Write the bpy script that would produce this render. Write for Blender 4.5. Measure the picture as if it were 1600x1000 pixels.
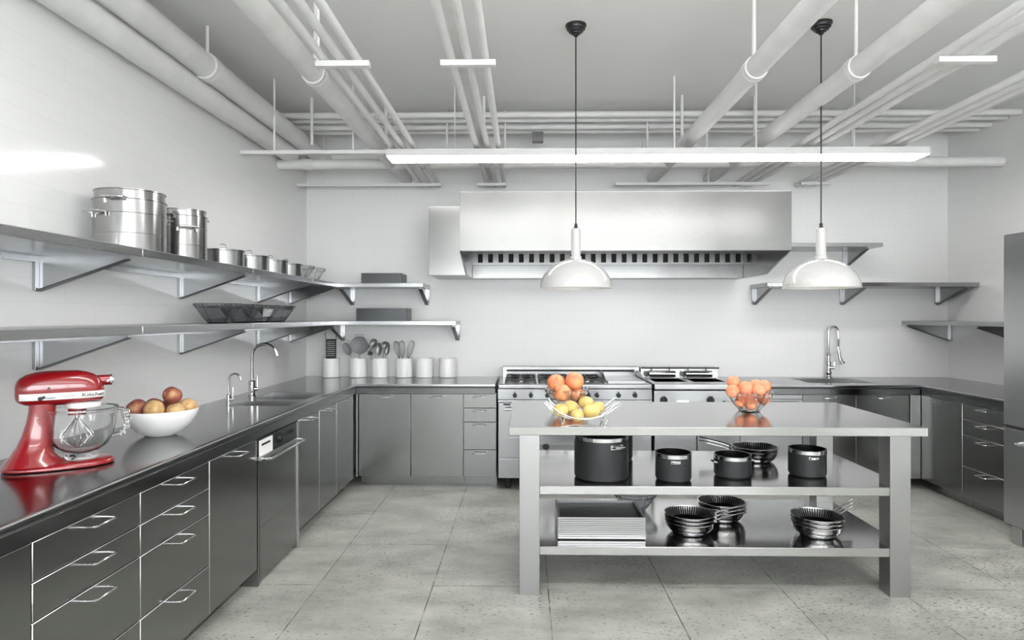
import bpy, bmesh, math, random
from mathutils import Vector, Matrix
random.seed(7)
for o in list(bpy.data.objects): bpy.data.objects.remove(o)
R = math.radians
C = bpy.context.scene.collection
SC = bpy.context.scene

# ------------------------------------------------------------------ camera, world, exposure
YAW = .0175
cam = bpy.data.cameras.new('camera'); camo = bpy.data.objects.new('camera', cam); C.objects.link(camo)
camo.location = (0, 0, 1.52); camo.rotation_euler = (R(90), 0, YAW)
cam.sensor_width = 36; cam.lens = 36*1000/1600
cam.shift_x = -2.5/1600; cam.shift_y = -6/1600
cam.clip_start = .02
SC.camera = camo
w = bpy.data.worlds.new('world'); SC.world = w; w.use_nodes = True
w.node_tree.nodes['Background'].inputs[0].default_value = (.93, .97, 1, 1)
w.node_tree.nodes['Background'].inputs[1].default_value = 9
SC.view_settings.view_transform = 'Standard'; SC.view_settings.look = 'None'
SC.view_settings.gamma = 1; SC.view_settings.use_curve_mapping = False
SC.view_settings.exposure = .50
TUBE = 18      # linear fixtures
BULB = 14
HOODL = 9

def at(px, py, Y=None, X=None, Z=None):
    a = (px-802.5)/1000; b = (494-py)/1000
    d = (math.cos(YAW)*a-math.sin(YAW), math.sin(YAW)*a+math.cos(YAW), b)
    t = Y/d[1] if Y is not None else X/d[0] if X is not None else (Z-1.52)/d[2]
    return Vector((d[0]*t, d[1]*t, 1.52+d[2]*t))

# ------------------------------------------------------------------ materials
def mat(name, col, rough=.5, metal=0, **k):
    m = bpy.data.materials.new(name); m.use_nodes = True
    b = m.node_tree.nodes['Principled BSDF']
    b.inputs['Base Color'].default_value = (*col, 1); b.inputs['Roughness'].default_value = rough
    b.inputs['Metallic'].default_value = metal
    for n, v in k.items():
        b.inputs[n.replace('_', ' ')].default_value = v
    return m
def nodes(m):
    nt = m.node_tree; return nt, nt.nodes['Principled BSDF'], nt.nodes.new, nt.links.new
def steel(name, col, rough, grain=.04, scale=260):
    """stainless steel with a fine grain in roughness and height"""
    m = mat(name, col, rough, 1)
    nt, b, N, L = nodes(m)
    tc = N('ShaderNodeTexCoord'); no = N('ShaderNodeTexNoise'); no.inputs['Scale'].default_value = scale; no.inputs['Detail'].default_value = 3
    L(tc.outputs['Object'], no.inputs['Vector'])
    mr = N('ShaderNodeMapRange'); mr.inputs['To Min'].default_value = rough-grain; mr.inputs['To Max'].default_value = rough+grain
    L(no.outputs['Fac'], mr.inputs['Value']); L(mr.outputs['Result'], b.inputs['Roughness'])
    n2 = N('ShaderNodeTexNoise'); n2.inputs['Scale'].default_value = 2.3; n2.inputs['Detail'].default_value = 5
    L(tc.outputs['Object'], n2.inputs['Vector'])
    mx = N('ShaderNodeMix'); mx.data_type = 'RGBA'
    mx.inputs[6].default_value = (*[c*.92 for c in col], 1); mx.inputs[7].default_value = (*[min(1, c*1.07) for c in col], 1)
    L(n2.outputs['Fac'], mx.inputs[0]); L(mx.outputs[2], b.inputs['Base Color'])
    return m
def tiles(name, ax, rough=.11):
    m = mat(name, (.8, .8, .79), rough)
    nt, b, N, L = nodes(m)
    tc = N('ShaderNodeTexCoord'); sx = N('ShaderNodeSeparateXYZ'); cb = N('ShaderNodeCombineXYZ')
    L(tc.outputs['Object'], sx.inputs[0]); L(sx.outputs[ax], cb.inputs[0]); L(sx.outputs[2], cb.inputs[1])
    br = N('ShaderNodeTexBrick'); L(cb.outputs[0], br.inputs['Vector'])
    br.inputs['Scale'].default_value = 1; br.inputs['Mortar Size'].default_value = .0016
    br.inputs['Brick Width'].default_value = .43; br.inputs['Row Height'].default_value = .1055
    br.inputs['Mortar Smooth'].default_value = .3
    br.inputs['Color1'].default_value = (.80, .80, .795, 1); br.inputs['Color2'].default_value = (.792, .792, .787, 1)
    br.inputs['Mortar'].default_value = (.73, .73, .725, 1)
    L(br.outputs['Color'], b.inputs['Base Color'])
    no = N('ShaderNodeTexNoise'); no.inputs['Scale'].default_value = 3; L(tc.outputs['Object'], no.inputs['Vector'])
    bp = N('ShaderNodeBump'); bp.inputs['Strength'].default_value = .15; bp.inputs['Distance'].default_value = .0015; bp.invert = True
    L(br.outputs['Fac'], bp.inputs['Height'])
    b2 = N('ShaderNodeBump'); b2.inputs['Strength'].default_value = .03; b2.inputs['Distance'].default_value = .02
    L(no.outputs['Fac'], b2.inputs['Height']); L(b2.outputs['Normal'], bp.inputs['Normal']); L(bp.outputs['Normal'], b.inputs['Normal'])
    return m
def floor_mat():
    m = mat('floor slabs', (.4, .4, .38), .42)
    nt, b, N, L = nodes(m)
    tc = N('ShaderNodeTexCoord'); sx = N('ShaderNodeSeparateXYZ'); cb = N('ShaderNodeCombineXYZ')
    L(tc.outputs['Object'], sx.inputs[0])
    def mth(op, a, v, w2=None):
        n = N('ShaderNodeMath'); n.operation = op
        for i, s in enumerate((a, v, w2)):
            if s is None: continue
            if isinstance(s, (int, float)): n.inputs[i].default_value = s
            else: L(s, n.inputs[i])
        return n.outputs[0]
    L(mth('ADD', sx.outputs[1], .3), cb.inputs[0]); L(mth('ADD', sx.outputs[0], 1.166+.648*4), cb.inputs[1])
    br = N('ShaderNodeTexBrick'); L(cb.outputs[0], br.inputs['Vector'])
    br.inputs['Scale'].default_value = 1; br.inputs['Mortar Size'].default_value = .0035; br.inputs['Mortar Smooth'].default_value = .2
    br.inputs['Brick Width'].default_value = 1.3; br.inputs['Row Height'].default_value = .648
    br.inputs['Color1'].default_value = (1, 1, 1, 1); br.inputs['Color2'].default_value = (.88, .88, .88, 1); br.inputs['Mortar'].default_value = (.22, .22, .2, 1)
    # broken joints
    nj = N('ShaderNodeTexNoise'); nj.inputs['Scale'].default_value = 7; nj.inputs['Detail'].default_value = 3; L(tc.outputs['Object'], nj.inputs['Vector'])
    rj = N('ShaderNodeValToRGB'); rj.color_ramp.elements[0].position = .42; rj.color_ramp.elements[1].position = .56; L(nj.outputs['Fac'], rj.inputs[0])
    mj = N('ShaderNodeMix'); mj.data_type = 'RGBA'; mj.inputs[7].default_value = (.8, .8, .78, 1)
    jf = mth('MULTIPLY', br.outputs['Fac'], rj.outputs[0]); jf = mth('MULTIPLY', jf, .85)
    L(jf, mj.inputs[0]); L(br.outputs['Color'], mj.inputs[6])
    # cloudy tone stretched along x
    mp = N('ShaderNodeMapping'); mp.inputs['Scale'].default_value = (1.0, 1.7, 1); L(tc.outputs['Object'], mp.inputs[0])
    n1 = N('ShaderNodeTexNoise'); n1.inputs['Scale'].default_value = 2.2; n1.inputs['Detail'].default_value = 8; n1.inputs['Roughness'].default_value = .65; L(mp.outputs[0], n1.inputs['Vector'])
    r1 = N('ShaderNodeValToRGB'); e = r1.color_ramp.elements
    e[0].position = .28; e[0].color = (.23, .23, .205, 1); e[1].position = .66; e[1].color = (.45, .45, .415, 1); L(n1.outputs['Fac'], r1.inputs[0])
    mu = N('ShaderNodeMix'); mu.data_type = 'RGBA'; mu.blend_type = 'MULTIPLY'; mu.inputs[0].default_value = 1
    L(r1.outputs[0], mu.inputs[6]); L(mj.outputs[2], mu.inputs[7])
    # pits
    mp2 = N('ShaderNodeMapping'); mp2.inputs['Scale'].default_value = (26, 50, 1); L(tc.outputs['Object'], mp2.inputs[0])
    n2 = N('ShaderNodeTexNoise'); n2.inputs['Scale'].default_value = 1.6; n2.inputs['Detail'].default_value = 4; n2.inputs['Roughness'].default_value = .6; L(mp2.outputs[0], n2.inputs['Vector'])
    n3 = N('ShaderNodeTexNoise'); n3.inputs['Scale'].default_value = 1.4; n3.inputs['Detail'].default_value = 2; L(tc.outputs['Object'], n3.inputs['Vector'])
    s = mth('ADD', n2.outputs['Fac'], mth('MULTIPLY', n3.outputs['Fac'], .22))
    r2 = N('ShaderNodeValToRGB'); e = r2.color_ramp.elements; e[0].position = .70; e[0].color = (1, 1, 1, 1); e[1].position = .77; e[1].color = (.3, .3, .28, 1); L(s, r2.inputs[0])
    m3 = N('ShaderNodeMix'); m3.data_type = 'RGBA'; m3.blend_type = 'MULTIPLY'; m3.inputs[0].default_value = 1
    L(mu.outputs[2], m3.inputs[6]); L(r2.outputs[0], m3.inputs[7]); L(m3.outputs[2], b.inputs['Base Color'])
    bp = N('ShaderNodeBump'); bp.inputs['Strength'].default_value = .35; bp.inputs['Distance'].default_value = .004
    L(r2.outputs[0], bp.inputs['Height']); L(bp.outputs['Normal'], b.inputs['Normal'])
    return m
def mottled(name, c1, c2, scale, rough=.45, lo=.4, hi=.6, bump=.0, c3=None):
    m = mat(name, c1, rough)
    nt, b, N, L = nodes(m)
    tc = N('ShaderNodeTexCoord'); no = N('ShaderNodeTexNoise'); no.inputs['Scale'].default_value = scale; no.inputs['Detail'].default_value = 4
    L(tc.outputs['Object'], no.inputs['Vector'])
    r = N('ShaderNodeValToRGB'); e = r.color_ramp.elements
    e[0].position = lo; e[0].color = (*c1, 1); e[1].position = hi; e[1].color = (*c2, 1)
    if c3: x = e.new((lo+hi)/2); x.color = (*c3, 1)
    L(no.outputs['Fac'], r.inputs[0]); L(r.outputs[0], b.inputs['Base Color'])
    if bump:
        n2 = N('ShaderNodeTexNoise'); n2.inputs['Scale'].default_value = 160; L(tc.outputs['Object'], n2.inputs['Vector'])
        bp = N('ShaderNodeBump'); bp.inputs['Strength'].default_value = bump; bp.inputs['Distance'].default_value = .002
        L(n2.outputs['Fac'], bp.inputs['Height']); L(bp.outputs['Normal'], b.inputs['Normal'])
    return m
def emis(name, col, s):
    m = mat(name, (.9, .9, .9), .5); b = m.node_tree.nodes['Principled BSDF']
    b.inputs['Emission Color'].default_value = (*col, 1); b.inputs['Emission Strength'].default_value = s
    return m
M = dict(
    tile_yz=tiles('white wall tiles side', 1), tile_xz=tiles('white wall tiles back', 0, .32),
    ceil=mat('grey white ceiling plaster', (.82, .82, .81), .8),
    floor=floor_mat(),
    pipe=mottled('white pipe paint', (.72, .72, .71), (.76, .76, .75), 8, .45),
    white=mat('white paint', (.8, .8, .79), .35),
    enamel=mat('white gloss enamel', (.52, .52, .51), .12, Coat_Weight=.6),
    counter=steel('dark counter steel', (.20, .203, .21), .15, .02),
    front=steel('dark brushed door steel', (.26, .265, .26), .22),
    trim=steel('door edge steel', (.5, .5, .5), .3),
    island=steel('pale table steel', (.49, .49, .485), .14, .02),
    leg=steel('pale leg steel', (.36, .36, .355), .34),
    shelf=steel('shelf steel', (.36, .365, .37), .22),
    hood=steel('hood steel', (.245, .245, .242), .2),
    hoodin=steel('hood inner steel', (.28, .28, .28), .3),
    range=steel('range steel', (.36, .365, .37), .26),
    potsteel=steel('stockpot steel', (.36, .36, .356), .17),
    chrome=mat('chrome', (.5, .5, .5), .08, 1),
    wire=mat('bright wire', (.6, .6, .6), .18, 1),
    mirror=mat('polished pan steel', (.62, .62, .63), .1, 1),
    anod=mat('dark grey anodised aluminium', (.028, .03, .032), .42, .3),
    black=mat('black plastic', (.012, .012, .013), .3),
    iron=mat('black cast iron', (.02, .02, .02), .5),
    nonstick=mat('black nonstick coating', (.006, .006, .007), .35, Specular_IOR_Level=.2),
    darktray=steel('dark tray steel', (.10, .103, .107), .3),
    tray=steel('tray aluminium', (.36, .36, .36), .3),
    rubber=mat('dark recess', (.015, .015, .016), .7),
    red=mat('red enamel', (.23, .003, .007), .22, Coat_Weight=.8, Coat_Roughness=.05),
    silver=mat('silver band', (.78, .78, .77), .3, .1),
    glass=mat('clear glass', (.97, .98, .98), .0, Transmission_Weight=1, IOR=1.45),
    shadeglass=mat('shade-tinted clear glass', (.72, .74, .76), .02, Transmission_Weight=1, IOR=1.5),  # same clear glass, tinted grey to paint in its dark surroundings
    ceramic=mat('white ceramic', (.86, .86, .85), .35),
    utens=mat('grey utensil steel', (.34, .345, .35), .5, 1),
    orange=mottled('orange peel', (.72, .23, .11), (.80, .31, .17), 14, .45, bump=.3),
    peach=mottled('blushed orange peel', (.72, .20, .10), (.82, .36, .15), 12, .45, bump=.2),
    yellow=mottled('yellow skin', (.58, .41, .12), (.66, .51, .19), 22, .45, bump=.2),
    nect=mottled('apple skin', (.20, .045, .05), (.50, .28, .12), 13, .4, .42, .68, c3=(.30, .09, .06)),
    nect2=mottled('pale apple skin', (.50, .28, .12), (.62, .43, .2), 16, .4, .38, .62),
    stem=mat('brown stem', (.08, .04, .02), .7),
    tube=emis('lit diffuser', (1, .99, .97), TUBE),
    bulb=emis('lit bulb', (1, .9, .78), BULB),
    hoodlamp=emis('lit hood lamp', (1, .95, .9), HOODL),
)
M['matte'] = mat('matte grey sheet', (.16, .16, .16), .8)
M['meshgrey'] = mat('grey wire mesh', (.26, .265, .27), .6)
M['fixture'] = mat('off white fixture housing', (.7, .7, .69), .5)
M['edge'] = steel('steel edge with painted highlight', (.62, .62, .62), .42)  # paler steel on bevels paints in the highlight along edges
M['rib_glints'] = mat('grey pan ribs', (.55, .55, .55), .3, 1)
M['sink'] = steel('sink steel', (.5, .505, .51), .3)

# ------------------------------------------------------------------ mesh builder
class MB:
    def __init__(s): s.v = []; s.f = []
    def add(s, vs, fs):
        n = len(s.v); s.v += [Vector(v) for v in vs]; s.f += [tuple(i+n for i in f) for f in fs]; return s
    def box(s, x0, x1, y0, y1, z0, z1):
        return s.add([(x0,y0,z0),(x1,y0,z0),(x1,y1,z0),(x0,y1,z0),(x0,y0,z1),(x1,y0,z1),(x1,y1,z1),(x0,y1,z1)],
                     [(0,3,2,1),(4,5,6,7),(0,1,5,4),(1,2,6,5),(2,3,7,6),(3,0,4,7)])
    def rings(s, rs, cap0=True, cap1=True, closed=False):
        n = len(rs[0]); vs = [p for r in rs for p in r]; fs = []
        k = len(rs); rng = range(k if closed else k-1)
        for i in rng:
            a = i*n; b = ((i+1) % k)*n
            for j in range(n): fs.append((a+j, a+(j+1) % n, b+(j+1) % n, b+j))
        if not closed:
            if cap0: fs.append(tuple(reversed(range(n))))
            if cap1: fs.append(tuple(range((k-1)*n, k*n)))
        return s.add(vs, fs)
    def tube(s, pts, r, n=10, closed=False, flat=1):
        pts = [Vector(p) for p in pts]; rs = []; k = len(pts)
        up = None
        for i, p in enumerate(pts):
            if closed: t = pts[(i+1) % k]-pts[i-1]
            else: t = pts[min(i+1, k-1)]-pts[max(i-1, 0)]
            t.normalize()
            if up is None: up = t.orthogonal().normalized()
            else:
                up = up-t*up.dot(t)
                up = up.normalized() if up.length > 1e-6 else t.orthogonal().normalized()
            side = t.cross(up); rr = r[i] if isinstance(r, (list, tuple)) else r
            rs.append([p+up*math.cos(a)*rr*flat+side*math.sin(a)*rr for a in [2*math.pi*j/n for j in range(n)]])
        return s.rings(rs, closed=closed)
    def cyl(s, p0, p1, r, r1=None, n=24): return s.tube([p0, p1], [r, r if r1 is None else r1], n)
    def lathe(s, prof, c=(0,0,0), n=48, wob=None):
        c = Vector(c); rs = []
        for i, (r, z) in enumerate(prof):
            rs.append([c+Vector((max(r, 1e-4)*math.cos(a)*(wob(i, j) if wob else 1), max(r, 1e-4)*math.sin(a)*(wob(i, j) if wob else 1), z)) for j, a in enumerate([2*math.pi*j/n for j in range(n)])])
        return s.rings(rs, cap0=prof[0][0] < .035, cap1=prof[-1][0] < .035)
    def sphere(s, c, r, n=20, sc=(1,1,1)):
        c = Vector(c); rs = []
        for i in range(n//2+1):
            t = -math.pi/2+math.pi*i/(n//2); rr = max(math.cos(t), 1e-3)
            rs.append([c+Vector((r*rr*math.cos(a)*sc[0], r*rr*math.sin(a)*sc[1], r*math.sin(t)*sc[2])) for a in [2*math.pi*j/n for j in range(n)]])
        return s.rings(rs)
    def prism(s, pts, d):
        """closed polygon pts (3D) extruded by vector d"""
        d = Vector(d); a = [Vector(p) for p in pts]; return s.rings([a, [p+d for p in a]])
    def slab(s, xs, ys, fill, z0, z1):
        """cells of the grid xs,ys where fill(i,j), one watertight slab"""
        idx = {}; 
        def V(i, j, z):
            k = (i, j, z)
            if k not in idx: idx[k] = len(s.v); s.v.append(Vector((xs[i], ys[j], z)))
            return idx[k]
        nx, ny = len(xs)-1, len(ys)-1
        F = lambda i, j: 0 <= i < nx and 0 <= j < ny and fill(i, j)
        for i in range(nx):
            for j in range(ny):
                if not F(i, j): continue
                s.f.append((V(i,j,z1), V(i+1,j,z1), V(i+1,j+1,z1), V(i,j+1,z1)))
                s.f.append((V(i,j,z0), V(i,j+1,z0), V(i+1,j+1,z0), V(i+1,j,z0)))
                if not F(i, j-1): s.f.append((V(i,j,z0), V(i+1,j,z0), V(i+1,j,z1), V(i,j,z1)))
                if not F(i, j+1): s.f.append((V(i+1,j+1,z0), V(i,j+1,z0), V(i,j+1,z1), V(i+1,j+1,z1)))
                if not F(i-1, j): s.f.append((V(i,j+1,z0), V(i,j,z0), V(i,j,z1), V(i,j+1,z1)))
                if not F(i+1, j): s.f.append((V(i+1,j,z0), V(i+1,j+1,z0), V(i+1,j+1,z1), V(i+1,j,z1)))
        return s
    def build(s, name, m, parent=None, bevel=0, smooth=38, world=False, loc=None, edge=False):
        off = Vector((0,0,0))
        if world:
            p = parent
            while p: off += p.location; p = p.parent
        if loc is not None: off = Vector(loc)
        me = bpy.data.meshes.new(name); me.from_pydata([v-off for v in s.v], [], s.f)
        me.validate(); me.materials.append(m)
        if smooth:
            me.polygons.foreach_set('use_smooth', [True]*len(me.polygons)); me.set_sharp_from_angle(angle=R(smooth))
        me.update()
        o = bpy.data.objects.new(name, me); C.objects.link(o)
        if parent: o.parent = parent
        if loc is not None: o.location = loc
        if bevel:
            b = o.modifiers.new('bevel', 'BEVEL'); b.width = bevel; b.segments = 2; b.limit_method = 'ANGLE'; b.angle_limit = R(40)
            b.harden_normals = True
            if edge: me.materials.append(M['edge']); b.material = 1; b.segments = 1; b.harden_normals = False
        return o
def tag(o, label, cat, group=None):
    o['label'] = label; o['category'] = cat
    if group: o['group'] = group
    return o
def thing(name, label, cat, loc=(0,0,0), rz=0, group=None):
    o = bpy.data.objects.new(name, None); C.objects.link(o); o.empty_display_size = .1
    o.location = loc; o.rotation_euler = (0, 0, rz); return tag(o, label, cat, group)
def struct(name, mb, m, **k):
    o = mb.build(name, m, **k); o['kind'] = 'structure'; return o
def dup(root, loc, rz=0, label=None, group=None, scale=None):
    r = root.copy(); C.objects.link(r); r.location = loc; r.rotation_euler = (root.rotation_euler[0], root.rotation_euler[1], rz)
    if scale: r.scale = (scale,)*3
    if label: r['label'] = label
    if group: r['group'] = group
    for ch in list(root.children):
        c = ch.copy(); C.objects.link(c); c.parent = r
        for g in ch.children:
            d = g.copy(); C.objects.link(d); d.parent = c
    return r

# ------------------------------------------------------------------ room
XL, XR, YB, YF, ZC = -2.19, 4.165, 6.38, -3.0, 3.35
struct('floor', MB().box(XL-.15, XR+.15, YF, YB+.15, -.1, 0), M['floor'], smooth=0)
struct('ceiling', MB().box(XL-.15, XR+.15, YF, YB+.15, ZC, ZC+.1), M['ceil'], smooth=0)
struct('wall_left', MB().box(XL-.15, XL, YF, YB, 0, ZC), M['tile_yz'], smooth=0)
struct('wall_right', MB().box(XR, XR+.15, YF, YB, 0, ZC), M['tile_yz'], smooth=0)
WX0, WX1, WZ0, WZ1 = XL+.25, XR-.25, .85, 2.35     # unseen window added behind the camera for horizontal fill light
struct('wall_front', MB().box(XL-.15, XR+.15, YF-.15, YF, 0, WZ0).box(XL-.15, XR+.15, YF-.15, YF, WZ1, ZC).box(XL-.15, WX0, YF-.15, YF, WZ0, WZ1).box(WX1, XR+.15, YF-.15, YF, WZ0, WZ1), M['white'], smooth=0)
wf = MB()
for k in range(5): wf.box(WX0+(WX1-WX0-.06)*k/4, WX0+(WX1-WX0-.06)*k/4+.06, YF-.1, YF-.04, WZ0, WZ1)
wf.box(WX0, WX1, YF-.1, YF-.04, WZ0, WZ0+.06).box(WX0, WX1, YF-.1, YF-.04, WZ1-.06, WZ1)
struct('added_fill_window_1', wf, M['white'], smooth=0)
struct('wall_back', MB().box(XL, XR, YB, YB+.15, 0, ZC), M['tile_xz'], smooth=0)

# ------------------------------------------------------------------ linear ceiling lights
def linear_light(x0, x1, y0, z, label, up=False):
    g = 'long linear ceiling lights'
    t = thing('linear_light', label, 'light', ((x0+x1)/2, y0+.105, z), group=g)
    h = (x1-x0)/2
    MB().box(-h, h, -.105, .105, .004, .055).build('housing', M['fixture'], t)
    MB().box(-h+.006, h-.006, -.099, .099, -.003, .0035).build('diffuser', M['tube'], t)
    if up: MB().box(-h+.006, h-.006, -.09, .09, .0555, .060).build('added_uplight', M['tube'], t)  # glowing strip added on the unseen lights to brighten the ceiling
    for s in (-.75, .75):
        MB().cyl((s*h, 0, .055), (s*h, 0, ZC-z), .004, n=8).build('hanging_wire', M['white'], t)
    return t
linear_light(-1.045, 3.01, 4.80, 2.724, 'long white linear light crossing the kitchen in front of the hood')
linear_light(-1.082, 3.115, 1.6, 2.768, 'long white linear light overhead nearest the camera, above the picture', True)
linear_light(-1.082, 3.115, -1.6, 2.768, 'added long white linear light at the rear of the room, out of the picture', True)  # unseen rear fixture, added for more light in the room

# ------------------------------------------------------------------ cabinets
def wire_pull(parent, xc, z, L=.12, proj=.05, m='wire'):
    h = L/2
    p = [(xc-h, .004, z), (xc-h, -proj*.4, z), (xc-h+.002, -proj*.85, z), (xc-h+.012, -proj, z), (xc+h-.012, -proj, z), (xc+h-.002, -proj*.85, z), (xc+h, -proj*.4, z), (xc+h, .004, z)]
    return MB().tube(p, .0042, 8).build('handle', M[m], parent)
ZT, ZL = .832, .098
DZ = [ZT, .706, .583, .336, ZL]
def panel(parent, kind, x0, x1, z0, z1, pull=True, L=.12):
    g = .0022
    d = MB().box(x0+g, x1-g, 0, .02, z0+g, z1-g).build(kind, M['front'], parent, .002, edge=True)
    if pull: wire_pull(d, (x0+x1)/2, z1-.026, L)
    return d
def cabinet(loc, rz, wd, spec, depth, label, group=None, kick=.09):
    t = thing('base_cabinet', label, 'cabinet', loc, rz, group)
    e = .0012
    MB().box(e, .018, .022, depth, ZL, ZT+.002).box(wd-.018, wd-e, .022, depth, ZL, ZT+.002)\
        .box(.018, wd-.018, .022, depth, ZL, ZL+.018).box(.018, wd-.018, depth-.012, depth, ZL+.018, ZT+.002).build('carcass', M['front'], t)
    MB().box(e, wd-e, kick, kick+.02, 0, ZL).box(e, .02, kick+.02, depth, 0, ZL).box(wd-.02, wd-e, kick+.02, depth, 0, ZL).build('plinth', M['front'], t)
    for s in spec:
        if s == 'drawers':
            for a, b in zip(DZ[:-1], DZ[1:]): panel(t, 'drawer', 0, wd, b, a)
        else:
            panel(t, 'door', s[0], s[1], ZL, ZT, s[2] if len(s) > 2 else True)
    return t
FL = -1.50; q = R(90)
cabinet((FL, 1.376, 0), q, .546, [(0, .546, False)], .67, 'dark steel cabinet with plain door at the bottom left corner of the picture')
cabinet((FL, 1.922, 0), q, .548, ['drawers'], .67, 'dark steel unit of wide drawers nearest the camera, below the red mixer')
cabinet((FL, 2.470, 0), q, .547, ['drawers'], .67, 'dark steel four-drawer unit between the nearer drawers and the plain tall door')
cabinet((FL, 3.017, 0), q, .546, [(0, .546)], .67, 'dark steel cabinet with single tall door left of the dishwasher')
cabinet((FL, 4.215, 0), q, .43, [(0, .43)], .67, 'dark steel cabinet with narrow door just beyond the dishwasher')
cabinet((FL, 4.645, 0), q, .43, [(0, .43)], .67, 'dark steel cabinet with narrow door in the middle of the three under the sink run')
cabinet((FL, 5.075, 0), q, .50, [(0, .50)], .67, 'dark steel cabinet with narrow door nearest the left inner corner')
FB = 5.66
cabinet((-1.478, FB, 0), 0, .934, [(0, .467), (.467, .934)], .70, 'steel two-door cabinet below the row of white canisters', kick=.1)
cabinet((-.544, FB, 0), 0, .293, ['drawers'], .70, 'narrow steel four-drawer unit just left of the range', kick=.1)
cabinet((2.436, FB, 0), 0, .93, [(0, .465), (.465, .93)], .70, 'dark steel two-door cabinet below the spring tap', kick=.1)
FR = 3.465
cabinet((FR, 5.66, 0), -q, .53, [(0, .53)], .68, 'dark steel single-door cabinet at the right inner corner')
cabinet((FR, 5.13, 0), -q, .52, ['drawers'], .68, 'dark steel four-drawer unit beside the tall refrigerator')
# corner filler posts
for x, lab in ((-1.497, 'thin steel filler post in the left inner corner of the cabinets'), (3.372, 'thin steel filler post in the right inner corner of the cabinets')):
    w_ = .016 if x < 0 else .09
    tag(MB().box(x, x+w_, FB-.02 if x < 0 else FB-.004, FB+.016, ZL, ZT).build('corner_post', M['trim'], bevel=.004), lab, 'cabinet trim')

# dishwasher in the left run (local x = world Y, front = -y)
t = thing('dishwasher', 'dark steel dishwasher with white panel, black dial and long bar handle', 'dishwasher', (FL, 3.566, 0), q)
MB().box(.004, .6, .02, .64, .03, .828).build('tub', M['front'], t)
MB().box(.002, .022, -.002, .3, .0, .70).build('side_panel', M['front'], t)
MB().box(.602, .632, -.012, .06, .0, .825).build('side_post', M['trim'], t, .003)
MB().box(.024, .6, -.004, .02, .03, .70).box(.024, .6, -.0055, -.004, .322, .326).build('door', M['front'], t, .001)
cp = MB().box(.004, .6, -.006, .02, .735, .828).build('control_panel', M['darktray'], t, .001)
MB().box(.006, .19, -.011, -.006, .722, .818).build('white_panel', M['white'], cp, .001)
MB().box(.03, .15, -.0125, -.011, .785, .797).build('vent_slot', M['rubber'], cp)
d = MB().cyl((.30, -.006, .782), (.30, -.03, .782), .027, .024, 28).box(.296, .304, -.036, -.03, .765, .80).build('dial', M['black'], cp, .001)
for i in range(5): MB().cyl((.385+.035*i, -.006, .785), (.385+.035*i, -.016, .785), .011, n=16).build('button', M['black'], cp)
MB().box(.004, .6, -.02, .018, .706, .73).build('handle_rail', M['trim'], t, .002)
MB().tube([(.03, -.015, .716), (.03, -.045, .712), (.05, -.06, .71), (.59, -.06, .71), (.61, -.045, .712), (.61, -.015, .716)], .008, 10).build('bar_handle', M['wire'], t)

# under-counter appliance right of the fryer
t = thing('undercounter_oven', 'pale steel undercounter appliance with long bar handle right of the fryer', 'appliance', (1.882, FB-.02, 0))
MB().box(.004, .546, .03, .66, .06, .828).build('cabinet_body', M['range'], t)
MB().box(.004, .546, 0, .028, .11, .79).build('door', M['range'], t, .003)
MB().box(.004, .546, 0, .028, .795, .83).build('control_panel', M['range'], t, .002)
MB().tube([(.04, 0, .765), (.04, -.04, .765)], .007).tube([(.51, 0, .765), (.51, -.04, .765)], .007).tube([(.02, -.04, .765), (.53, -.04, .765)], .009, 12).build('bar_handle', M['wire'], t)
for x in (.05, .5):
    MB().cyl((x, .1, 0), (x, .1, .06), .018).build('foot', M['rubber'], t)

# worktops
def nose(t, a, b, inward):
    """rounded front nosing and recessed fascia along a->b; inward = unit vector pointing to the wall"""
    a = Vector(a); b = Vector(b); n = Vector(inward)
    pr = [(.03, .92), (.004, .92), (.0012, .919), (0, .9165), (0, .895), (.0015, .890), (.005, .8865), (.010, .885), (.03, .885)]
    def ring(p): return [p+n*u+Vector((0,0,v_)) for u, v_ in pr]
    MB().rings([ring(a), ring(b)]).build('nosing', M['counter'], t, world=True)
    def er(p): return [p+n*u+Vector((0,0,v_)) for u, v_ in ((.006,.9204),(.0036,.9204),(.0008,.9192),(-.0004,.9165),(-.0004,.9155),(.006,.9155))]
    MB().rings([er(a), er(b)]).build('nosing_highlight', M['edge'], t, world=True)  # bright strip standing in for the highlight along the nosing
    p = [a+n*.014, b+n*.014, b+n*.03, a+n*.03]
    MB().prism([v_+Vector((0,0,.834)) for v_ in p], (0,0,.051)).build('fascia', M['counter'], t, world=True)
def basin(t, x0, x1, y0, y1, dp, name='sink_basin'):
    z0, z1, w_ = .9-dp, .9195, .004
    m = MB().box(x0-w_, x1+w_, y0-w_, y1+w_, z0-w_, z0).box(x0-w_, x0, y0-w_, y1+w_, z0, z1).box(x1, x1+w_, y0-w_, y1+w_, z0, z1)\
        .box(x0, x1, y0-w_, y0, z0, z1).box(x0, x1, y1, y1+w_, z0, z1)
    b = m.build(name, M['sink'], t, .001, world=True)
    MB().lathe([(0, 0), (.03, 0), (.032, .003), (.022, .004), (0, .001)], ((x0+x1)/2, (y0+y1)/2, z0+.001), 24).build('drain', M['chrome'], b, world=True)
    return b
CX, CYF = -1.483, 5.63
t = thing('worktop', 'L-shaped dark steel worktop along the left wall carrying the red mixer', 'worktop', (-1.8, 3.5, .92))
xs = [XL+.001, -1.985, -1.575, CX+.03, -.262]; ys = [1.377, 4.25, 4.49, 4.60, 5.03, CYF+.03, YB-.001]
def fill(i, j):
    if i == 3: return j == 5
    return not (i == 1 and j in (1, 3))
xs[3] = CX-.0295
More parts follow.
